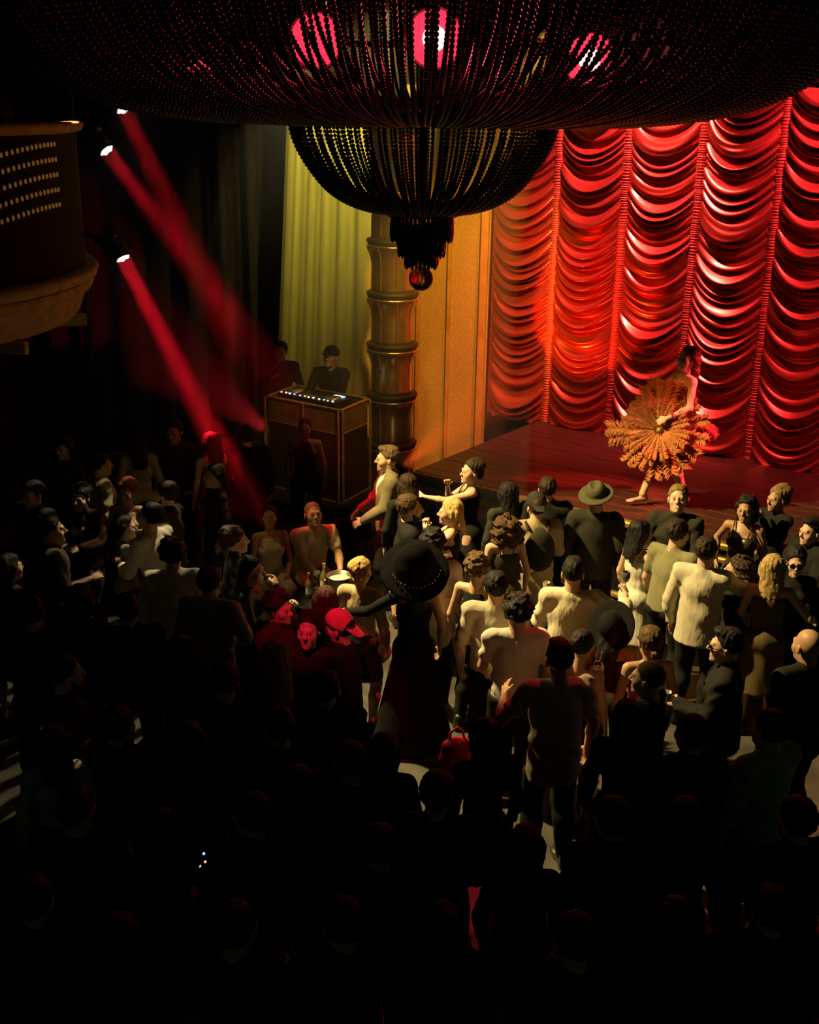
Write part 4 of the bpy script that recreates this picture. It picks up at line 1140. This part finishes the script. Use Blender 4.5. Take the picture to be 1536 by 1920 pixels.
person('man in a dark shirt with red on his collar', 522, 1114, 1.66, face=-120, top='shirt', tc=(.05, .02, .02), hair='curly', hc=BLACK, arms=('bent', 'low'))
person('person with tousled fair hair glowing red from behind', 510, 1206, 1.72, sex='f', face=28, top='long', tc=DK, hair='midlong', hc=(.34, .17, .10))
person('man in a striped green shirt with bands of light across him', 392, 1066, 1.78, face=-15, top='shirt', tc=(.30, .36, .28), hair='short', hc=BLACK, arms=('down', 'bent'))
person('dark-haired man in a white shirt with his back turned at the side table', 322, 1014, 1.78, face=5, top='shirt', tc=PALE, hair='curly', hc=BLACK)
person('man in a white shirt bending over, next to the grey blouse', 285, 946, 1.80, face=65, top='shirt', tc=PALE, hair='short', hc=BLACK, lean=10, head=(0, -15, 0), arms=('bent', 'drink'))
person('woman in a grey blouse at the side table', 231, 968, 1.58, sex='f', face=-75, top='long', tc=(.28, .29, .27), hair='midlong', hc=BLACK, arms=('bent', 'face'))
OLV = person('man in an olive shirt at the back of the side tables', 186, 850, 1.76, face=-60, top='shirt', tc=(.42, .36, .20), hair='short', hc=BLACK)
PAT = person('person in a pale top with bands of light, by the back tables', 256, 812, 1.72, sex='f', face=20, top='long', tc=(.50, .46, .30), hair='midlong', hc=BLACK)
person('man in a dark shirt with a red glint on his hair', 326, 790, 1.80, face=170, top='shirt', tc=(.06, .03, .02), hair='short', hc=BLACK, tone='tan')
REDW = person('woman in a dark red dress standing at the back', 394, 812, 1.72, sex='f', face=40, top='dress', bottom='none', tc=(.30, .04, .02), hair='long', hc=BLACK)
RDH = person('woman with red glints in her hair behind the side table', 236, 902, 1.66, sex='f', face=175, top='tank', tc=(.35, .22, .12), hair='updo', hc=(.16, .04, .03), tone='tan')

# ------------------------------------------------------------------ dark crowd in front (copies of the people above, dressed dark)
BYL = {p['root']['label']: p for p in PEOPLE}
def src(word): return next(p for l, p in BYL.items() if word in l)
S_M1, S_M2, S_M3 = src('grey button'), src('dark jacket facing'), src('bearded man')
S_F1, S_F2, S_F3, S_F4 = src('straight black hair'), src('standing close behind'), src('tousled'), src('shiny black jacket')
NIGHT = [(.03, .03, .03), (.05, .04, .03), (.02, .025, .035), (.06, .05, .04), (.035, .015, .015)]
dark_spec = [
 (60, 905, S_M2, 150, 'man in the dim corner by the balcony wall'), (118, 822, S_F1, 160, 'woman at the very back under the balcony'),
 (14, 1040, S_F2, -40, 'woman half cut off beside the wall corner'), (92, 968, S_M1, -70, 'man standing between the balcony wall and grey blouse'),
 (150, 912, S_F4, 170, 'woman in black facing the camera by the olive shirt'), (310, 905, S_M3, 80, 'dark man between the red glint and white shirt'),
 (402, 872, S_F1, 120, 'dark-haired woman behind the shiny jacket'), (462, 800, S_M2, 20, 'man in black silhouetted against the red floor light'),
 (55, 1120, S_M1, 20, 'dark figure in the lower row at the wall side'), (150, 1098, S_F3, -20, 'dark figure with shoulder-length hair below the grey blouse'),
 (238, 1118, S_M2, 10, 'dark man standing below the white shirts'), (118, 1232, S_M3, -60, 'dark bearded man in the second shadowed row'),
 (336, 1196, S_F2, 30, 'dark woman in the shadow below the striped shirt'), (420, 1246, S_M1, 15, 'dark man in shadow before the fair red hair'),
 (220, 1330, S_M2, -15, 'shadowed man in the third row, second from the wall'), (96, 1366, S_F1, 25, 'shadowed woman with a patch of light on her cream top'),
 (352, 1358, S_F3, 10, 'shadowed woman in the third row by the dark man'), (520, 1330, S_M1, 30, 'shadowed man standing before the fair red hair'),
 (612, 1262, S_M2, 0, 'dark man right below the pink cap'), (722, 1378, S_F1, -15, 'dark woman below the beaded hat performer'),
 (470, 1492, S_M3, 40, 'dark bearded man alone in the lower floor'), (560, 1440, S_F2, 5, 'dark small woman low in the crowd beside the capped row'),
 (712, 1552, S_M2, 10, 'dark broad man in the lower middle'), (140, 1480, S_M1, -10, 'dark man low at the wall side'), (300, 1520, S_F1, 20, 'dark woman with straight hair low on the wall side'),
 (60, 1650, S_M2, 0, 'dark man in the bottom corner by the wall'), (220, 1720, S_F3, 15, 'dark woman at the bottom of the crowd, wall side'), (440, 1700, S_M1, -20, 'dark man at the bottom with a glowing phone'),
 (640, 1690, S_M3, 20, 'dark bearded man at the bottom middle'), (830, 1700, S_F1, 0, 'dark woman with straight hair at the bottom middle'),
 (1180, 1316, S_F3, -5, 'woman with dark hair standing below the red tee'), (1300, 1345, S_M2, 20, 'dark man below the cropped hair'),
 (1448, 1335, S_M1, 30, 'man whose green shirt catches green bands of light'), (988, 1552, S_F1, -10, 'dark-haired woman in front of the lit floor strip'),
 (1150, 1500, S_M2, 15, 'dark man in shadow behind the red tee'), (1290, 1500, S_F2, -25, 'dark small woman in shadow below the shades'),
 (1500, 1500, S_M3, 10, 'dark bearded man at the far side in shadow'), (1080, 1720, S_M1, 10, 'dark man at the bottom below the lit floor strip'),
 (1270, 1690, S_F3, -15, 'dark woman at the bottom with shoulder-length hair'), (1450, 1668, S_M2, 0, 'dark man at the bottom far side with a lit hand'),
 (820, 1452, S_M1, -8, 'dark man standing behind the red bag'), (655, 1395, S_M3, 25, 'dark bearded man below the capped group'),
 (912, 1352, S_F2, 20, 'dark woman carrying a red bag'),
]
DCOPY = {}
for i, (px, py, s_, rz, lab) in enumerate(dark_spec):
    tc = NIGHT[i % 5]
    if 'green shirt' in lab: tc = (.30, .36, .28)
    if 'cream top' in lab: tc = (.62, .54, .40)
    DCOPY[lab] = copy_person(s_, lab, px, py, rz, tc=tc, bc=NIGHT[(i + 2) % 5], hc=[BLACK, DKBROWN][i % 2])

# ------------------------------------------------------------------ the feather fan and the dancer's trimmings
mat('feather_rust', (.50, .17, .045), .85, var=.35, scale=30, bump=.5, stretch=(1, .3, 1), sheen=.4)
mat('feather_red', (.55, .05, .03), .85, var=.35, scale=30, bump=.5, stretch=(1, .3, 1), sheen=.4)
def plume_mesh(m, seed):
    """ostrich plume: curved shaft with three layers of drooping barbs on each side"""
    r = random.Random(seed); b = MB(); N = 46
    def shaft(t): return Vector((.012 * t * t, .48 * t, .015 * math.sin(t * 2.2) - .05 * max(0, t - .75) ** 1.5))
    b.tube([shaft(k / 10) for k in range(11)], [.005 - .0035 * k / 10 for k in range(11)], 5)
    for lay in range(3):
        for k in range(N):
            t = .18 + .82 * (k + r.random() * .6) / N
            p = shaft(min(t, 1.0)); L = (.060 * math.sin(min(1, (t - .12) / .45) * math.pi / 2) * (1.0 if t < .85 else 1.0)) * (.75 + .5 * r.random())
            for sg in (-1, 1):
                a = R(46 + 30 * r.random() - 20 * max(0, t - .8))
                d = Vector((sg * math.sin(a), math.cos(a), (lay - 1) * .5 + .3 * (r.random() - .5))).normalized()
                w = Vector((0, .0055, .002)); q = p + d * L; e = q + d * L * .35 + Vector((0, .2, -.7)) * L * .35
                n = len(b.v); b.v += [tuple(p - w), tuple(p + w), tuple(q + w * .9), tuple(q - w * .9), tuple(e)]
                b.f += [(n, n + 1, n + 2, n + 3), (n + 3, n + 2, n + 4)]
    return b.mesh('plume', m, True)
def fan():
    c = at_y(1238, 806, DANCER['pos'].y - 0.20)
    root = empty('feather_fan', c); tag(root, 'large rust ostrich feather fan held in front of the dancer', 'fan')
    root.rotation_euler = (R(90 - 12), R(0), R(-18))
    ms = [plume_mesh('feather_rust', s) for s in (1, 2, 4)]
    r = random.Random(5); n = 30
    for k in range(n):
        o = link_obj('feather', ms[k % 3], root)
        a = 2 * math.pi * (k + .35 * (r.random() - .5)) / n
        L = .78 + .40 * r.random() - (.12 if math.sin(a) < -.2 else 0)
        o.rotation_euler = Euler((R(8 * (r.random() - .5)), 0, a)); o.scale = (L * (.95 + .2 * r.random()), L, L); o.location = (0, 0, .012 * (k % 3))
    for k in range(15):
        o = link_obj('feather', ms[(k + 1) % 3], root)
        o.rotation_euler = Euler((R(10), R(0), 2 * math.pi * (k + .5 * r.random()) / 15)); o.scale = (.66,) * 3; o.location = (0, 0, .05)
    MB().lathe([(.03, .03), (.034, .06), (.02, .085), (.002, .09)], n=14).build('hub', 'gold_trim', root, True)
    MB().tube([(.02, 0, .0), (.30, .02, -.05)], .012, 8).build('handle', 'gold_trim', root, True)
    d = DANCER['root']
    for k in range(9):
        o = link_obj('bustle_feather', plumeR[k % 2], d)
        a = R(-70 + 16 * k)
        J = DANCER['J']; b = J['up']((.02, -.10, .95))
        o.location = (b[0] + .10 * math.sin(a), b[1], b[2] + .02 * (k % 2))
        o.rotation_euler = Euler((R(-25 - 14 * (k % 3)), R(0), R(180) + a * .8)); o.scale = (.62, .55, .62)
plumeR = [plume_mesh('feather_red', 3), plume_mesh('feather_red', 5)]
fan()
def ring_part(rec, name, c, r, t, m, M=None):
    o = MB().lathe([(r - t, -t * 2.5), (r + t, -t * 2.5), (r + t, t * 2.5), (r - t, t * 2.5), (r - t, -t * 2.5)], n=18, cap=False, M=M).build(name, m, rec['root'], True); o.location = c; return o
mat('sequin', (.55, .12, .10), .2, metal=.7, var=.6, scale=90, bump=.8, kind='voronoi')
for n in 'LR':
    J = DANCER['J']; d = J['W' + n] - J['E' + n]; d = d / np.linalg.norm(d)
    ring_part(DANCER, 'sequin_cuff', J['W' + n] - d * .07, .034, .006, 'sequin', Matrix(Vector(d).to_track_quat('Z', 'Y').to_matrix()))

# ------------------------------------------------------------------ beaded hat of the performer in the middle
mat('hat_black', (.005, .005, .006), .9, var=.3, scale=40, spec=.05)
mat('sequin_dot', (.9, .55, .6), .15, metal=.9, emit=(1.0, .35, .45), estr=0.0)
def beaded_hat():
    rec = HATW; J = rec['J']
    P_, F_ = sdf([ell((0, 0, .13), (.17, .18, .17)), ell((0, 0, .03), (.285, .30, .05), k=.06), ell((0, 0.02, .24), (.11, .10, .09), k=.05)], .014, k=.05, post=lambda D, X, Y, Z: D + .006 * nz3(X, Y, Z, 26, 1.0))
    o = link_obj('beaded_hat', np_mesh('beaded_hat', P_, F_, 'hat_black'), rec['root'])
    M = Matrix(J['HM'].tolist()) @ Euler((R(36), R(-4), 0)).to_matrix()
    o.location = Vector(J['HC']) + M @ Vector((0, -.01, .045)); o.rotation_euler = M.to_euler()
    fr = string_like = MB()
    r = random.Random(9)
    strand = MB()
    strand.tube([(0, 0, 0), (0, .004, -.06), (0, 0, -.13)], .0035, 4)
    sm = strand.mesh('fringe_strand', 'hat_black')
    for k in range(46):
        a = 2 * math.pi * k / 46
        s = link_obj('fringe_strand', sm, o); s.location = (.275 * math.cos(a), .29 * math.sin(a), .02); s.scale = (1, 1, .7 + .6 * r.random())
        s.rotation_euler = (R(30), 0, 0)
    dm = MB().raw(*bead_verts((0, 0, 0), .009, 8, 5)).mesh('sequin', 'sequin_dot', True)
    for k in range(16):
        a = R(200 + 140 * k / 15)
        s = link_obj('sequin', dm, o); s.location = (.20 * math.cos(a) * 1.02, .20 * math.sin(a) * 1.05, .108 + .01 * math.sin(k * 2.1))
beaded_hat()

# sunglasses
mat('lens_black', (.006, .006, .006), .08, spec=.8)
for rec in (SUNG, SHADE):
    J = rec['J']; b = MB()
    for sg in (-1, 1):
        b.lathe([(.001, 0), (.024, .001), (.026, .006), (.001, .008)], c=(.031 * sg, .100, .004), n=14, M=Matrix.Rotation(R(-90), 3, 'X'))
        b.tube([(.056 * sg, .098, .008), (.082 * sg, .04, .008), (.082 * sg, -.01, .004)], .003, 5)
    b.tube([(-.008, .105, .008), (.008, .105, .008)], .003, 5)
    o = b.build('sunglasses', 'lens_black', rec['root']); o.location = J['HC']; o.rotation_euler = Matrix(J['HM'].tolist()).to_euler(); o.scale = (HS,) * 3

# backpack
def backpack():
    rec = BPK; J = rec['J']; up = J['up']
    P_, F_ = sdf([ell((0, 0, 0), (.15, .085, .21)), ell((0, -.05, -.06), (.11, .06, .11), k=.03), cap((-.03, .04, .20), (.03, .04, .20), .016)], .016, k=.04)
    M = Matrix(rec['J']['T'].tolist())
    root = empty('backpack', world_of(rec, up((0, -.215, 1.25))), rec['rz']); tag(root, 'dark backpack worn over the beige coat', 'backpack')
    link_obj('bag', np_mesh('backpack', P_, F_, fabric((.035, .032, .025))), root)
    for sg in (-1, 1):
        MB().tube([(.10 * sg, .06, .19), (.11 * sg, .17, .235), (.115 * sg, .29, .16), (.12 * sg, .30, .0), (.12 * sg, .15, -.16), (.11 * sg, .03, -.17)], .014, 6).build('strap', fabric((.035, .032, .025)), root, True)
backpack()

# ------------------------------------------------------------------ drinks
mat('plastic_cup', (.75, .60, .38), .15, trans=.6, var=.05, bump=0)
mat('clear_glass', (.92, .92, .90), .05, trans=.9, var=.02, bump=0)
mat('amber_drink', (.65, .33, .06), .1, var=.05, bump=0)
mat('bottle_glass', (.25, .20, .06), .08, trans=.4, var=.1, bump=0, spec=.7)
mat('steel', (.62, .55, .45), .25, metal=.9, var=.1, scale=15)
mat('ice', (.80, .72, .60), .2, var=.2, scale=40, bump=.5)
mat('label_white', (.75, .72, .62), .6)
def cup(loc, label, r=.043, h=.13):
    root = empty('plastic_cup', loc); tag(root, label, 'cup')
    MB().lathe([(r * .72, 0), (r, h), (r * .95, h), (r * .68, .006), (.001, .006)], n=20, cap=False).build('cup_wall', 'plastic_cup', root, True)
    MB().lathe([(r * .67, .008), (r * .86, h * .7), (.001, h * .7)], n=20).build('drink', 'amber_drink', root, True)
def stem_glass(loc, label):
    root = empty('stem_glass', loc); tag(root, label, 'glass')
    MB().lathe([(.034, 0), (.034, .003), (.005, .010), (.004, .08), (.022, .095), (.036, .13), (.033, .18), (.031, .18), (.034, .13), (.020, .098), (.001, .09)], n=20, cap=False).build('bowl', 'clear_glass', root, True)
    MB().lathe([(.004, .095), (.032, .125), (.033, .145), (.001, .145)], n=18).build('wine', 'amber_drink', root, True)
p = hand_pos(CUPM, 'L'); cup(p + Vector((-.01, .02, -.05)), 'plastic cup of amber drink in the hand of the white tee man')
p = hand_pos(WINE, 'R'); stem_glass(p + Vector((0, .01, -.05)), 'wine glass lifted beside the cream shirt')
p = hand_pos(SHADE, 'L'); cup(p + Vector((0, 0, -.05)), 'small cup held by the man with shades', .035, .10)
def tall_drink(loc, label):
    root = empty('cocktail_shaker', loc); tag(root, label, 'drink')
    MB().lathe([(.030, 0), (.036, .10), (.040, .17), (.034, .20), (.022, .22), (.001, .222)], n=20).build('vessel', 'steel', root, True)
    MB().lathe([(.0405, .12), (.0420, .17), (.0360, .195)], n=20, cap=False).build('pale_foam', 'label_white', root, True)
    MB().tube([(.008, 0, .21), (.016, .0, .30)], .004, 6).build('straw', 'steel', root)
td = at_y(1119, 1290, RTEE['pos'].y + .55); tall_drink(td, 'tall pale-topped cocktail with a straw beside the red tee')
cup(at_y(1024, 1112, WINE['pos'].y + .30), 'small glass glowing in front of the cream shirt', .032, .10)

# ------------------------------------------------------------------ side table with bucket, bottles, bench
tb = at_z(618, 1118, .62)
root = empty('side_table', (tb.x, tb.y, 0)); tag(root, 'low round dark table carrying the ice bucket', 'table')
MB().lathe([(.36, .585), (.38, .60), (.38, .615), (.36, .62)], n=32).build('table_top', 'black_paint', root)
MB().tube([(0, 0, .03), (0, 0, .59)], .035, 10).build('pedestal', 'dark_bronze', root, True)
MB().lathe([(.22, 0), (.22, .015), (.05, .04)], n=24).build('foot', 'dark_bronze', root)
def bucket(loc):
    r = empty('ice_bucket', loc); tag(r, 'shiny ice bucket full of ice on the low table', 'bucket')
    MB().lathe([(.085, 0), (.095, .02), (.125, .20), (.132, .205), (.130, .215), (.120, .212), (.092, .03), (.001, .02)], n=28, cap=False).build('bucket_wall', 'steel', r, True)
    MB().lathe([(.10, .06), (.116, .17), (.06, .195), (.001, .19)], n=20).build('ice_fill', 'ice', r)
    for sg in (-1, 1):
        MB().tube([(.128 * sg, -.03, .17), (.155 * sg, -.02, .165), (.155 * sg, .02, .165), (.128 * sg, .03, .17)], .006, 6).build('handle', 'steel', r, True)
bucket(Vector((tb.x + .10, tb.y + .03, .622)))
def bottle(loc, label, k=1.0):
    r = empty('bottle', loc); tag(r, label, 'bottle', 'bottles on the low table'); r.scale = (k, k, k)
    MB().lathe([(.036, 0), (.038, .01), (.038, .17), (.030, .20), (.015, .235), (.014, .29), (.016, .292), (.016, .305), (.001, .305)], n=20).build('glass_body', 'bottle_glass', r, True)
    MB().lathe([(.0386, .05), (.0386, .13)], n=20, cap=False).build('label', 'label_white', r)
    MB().lathe([(.0165, .27), (.0175, .308), (.001, .309)], n=14).build('cap', 'gold_trim', r)
bottle(Vector((tb.x - .06, tb.y + .10, .622)), 'tall bottle standing beside the ice bucket')
bottle(Vector((tb.x - .20, tb.y - .04, .622)), 'shorter bottle at the table edge', .85)
stem_glass(Vector((tb.x - .14, tb.y + .20, .622)), 'stem glass on the low table behind the bottles')
seat = PEOPLE[[p['root']['label'] for p in PEOPLE].index('man in a beige tee seated and leaning over the table')]
seat2 = PEOPLE[[p['root']['label'] for p in PEOPLE].index('woman in a cream top seated on the bench')]
mid = (seat['pos'] + seat2['pos']) / 2
root = empty('bench', (mid.x, mid.y + .10, 0), R(20)); tag(root, 'dark padded bench under the seated couple', 'bench')
MB().box((0, 0, .385), (1.7, .52, .10), bev=.03).build('cushion', 'dark_drape', root, True)
MB().box((0, 0, .18), (1.6, .46, .32), bev=.01).build('plinth', 'black_paint', root)
MB().box((0, .36, .62), (1.7, .14, .50), bev=.04).build('backrest', 'dark_drape', root, True)

# ------------------------------------------------------------------ dj booth and decks
mat('booth_glass', (.16, .095, .035), .18, var=.3, scale=6, bump=0, spec=.7)  # amber base colour carries the golden reflection on the band panels
mat('led_white', (.9, .95, 1), .4, emit=(.85, .95, 1.0), estr=2.2)
mat('led_blue', (.3, .5, 1), .4, emit=(.25, .5, 1.0), estr=2.0)
mat('led_amber', (1, .6, .3), .4, emit=(1, .55, .25), estr=1.5)
def booth():
    z0 = .4
    C0 = at_z(640, 945, z0); C1 = at_z(690, 917, z0)
    zt = at_y(640, 771, C0.y).z
    L0 = at_z(501, 744, zt); L0.z = z0
    u = (L0 - C0); wv = (C1 - C0)
    root = empty('dj_booth', C0); tag(root, 'dj booth of smoked glass panels in a slim gold frame', 'booth')
    c = [Vector((0, 0, 0)), u, u + wv, wv]; hgt = zt - z0
    for p in c:
        for dx in (-.028, .028):
            MB().box((p.x + dx, p.y, hgt / 2), (.030, .035, hgt), bev=.004).build('post', 'gold_trim', root)
    pan = .30
    for i in range(4):
        a, b = c[i], c[(i + 1) % 4]; m = (a + b) / 2; L = (b - a).length; ang = math.atan2((b - a).y, (b - a).x)
        MB().box((m.x, m.y, hgt - pan / 2), (L - .06, .018, pan), M=rotz(ang)).build('band_panel', 'booth_glass', root)
        MB().box((m.x, m.y, hgt + .008), (L + .03, .04, .022), M=rotz(ang), bev=.004).build('rail', 'gold_trim', root)
        MB().box((m.x, m.y, hgt - pan - .005), (L - .06, .03, .016), M=rotz(ang), bev=.003).build('rail', 'gold_trim', root)
        MB().box((m.x, m.y, .012), (L + .03, .04, .024), M=rotz(ang), bev=.004).build('rail', 'gold_trim', root)
        MB().box((m.x, m.y, (hgt - pan) / 2), (L - .06, .012, hgt - pan - .03), M=rotz(ang)).build('smoked_panel', 'black_paint', root)
    mm = (c[0] + c[1]) / 2
    MB().box((mm.x, mm.y - .02, hgt - pan / 2), (.03, .03, pan), bev=.004).build('post', 'gold_trim', root)
    # shelf
    v, f = prism([c[0] * .97 + c[2] * .03, c[1] * .97 + c[3] * .03, c[2] * .97 + c[0] * .03, c[3] * .97 + c[1] * .03], hgt - .07, hgt - .04)
    link_mesh('shelf', v, f, 'black_paint', root)
    # decks
    ang = math.atan2(u.y, u.x) + math.pi
    for k, (t, s_) in enumerate(((.26, 'media player nearest the booth corner'), (.52, 'mixer between the two media players'), (.78, 'media player at the far end of the booth'))):
        p = C0 + u * t + wv * .42
        d = empty('mixer' if k == 1 else 'media_player', (p.x, p.y, z0 + hgt - .04), ang); tag(d, 'black ' + s_ + ' with lit buttons', 'dj deck')
        MB().box((0, 0, .045), (.30, .36, .09), bev=.008).build('case', 'lamp_black', d)
        if k != 1:
            MB().lathe([(.11, .09), (.11, .105), (.09, .11), (.001, .11)], n=28).build('jog_wheel', 'steel', d, True)
            MB().box((0, .13, .095), (.16, .07, .012), bev=.003).build('screen', 'led_blue' if k == 0 else 'lens_black', d)
        else:
            for q in range(4):
                MB().lathe([(.012, .09), (.012, .115), (.008, .12), (.001, .12)], c=(-.09 + .06 * q, .08, 0), n=10).build('knob', 'lamp_black', d)
                MB().box((-.09 + .06 * q, -.08, .096), (.014, .03, .02), bev=.003).build('fader', 'steel', d)
        for q in range(4):
            MB().lathe([(.013, .09), (.013, .100), (.001, .102)], c=(-.11 + .07 * q, -.14 + .012 * (q % 2), 0), n=10).build('button', ('led_white', 'led_blue', 'led_amber', 'led_white')[(q + k) % 4], d)
booth()

# ------------------------------------------------------------------ small things in the dark
rb = at_z(856, 1418, .78)
def crumple():
    P_, F_ = sdf([ell((0, 0, 0), (.13, .06, .17)), ell((.09, .02, -.12), (.09, .05, .10), k=.05)], .013, k=.05, post=lambda D, X, Y, Z: D + .012 * nz3(X, Y, Z, 48, 2.2))
    root = empty('red_bag', (rb.x, rb.y, .78), R(15)); tag(root, 'crumpled red cloth bag hanging in the crowd', 'bag')
    link_obj('bag_cloth', np_mesh('red_bag', P_, F_, fabric((.55, .03, .05))), root)
    MB().tube([(-.06, 0, .12), (-.05, 0, .20), (0, 0, .24), (.04, 0, .20), (.06, 0, .12)], .010, 6).build('handle', fabric((.55, .03, .05)), root, True)
crumple()
ph = DCOPY['dark man at the bottom with a glowing phone']
pp = at_y(378, 1616, 5.2)
root = empty('phone', pp); tag(root, 'phone with four small coloured lights glowing in the dark crowd', 'phone'); root.rotation_euler = (R(70), 0, R(10))
MB().box((0, 0, 0), (.072, .145, .009), bev=.003).build('case', 'lamp_black', root)
for i, (x, y, m) in enumerate(((-.018, .03, 'led_white'), (.014, .045, 'led_blue'), (-.010, -.02, 'led_amber'), (.020, .0, 'led_amber'))):
    MB().lathe([(.007, .004), (.007, .007), (.001, .0075)], c=(x, y, 0), n=10).build('light_dot', m, root)
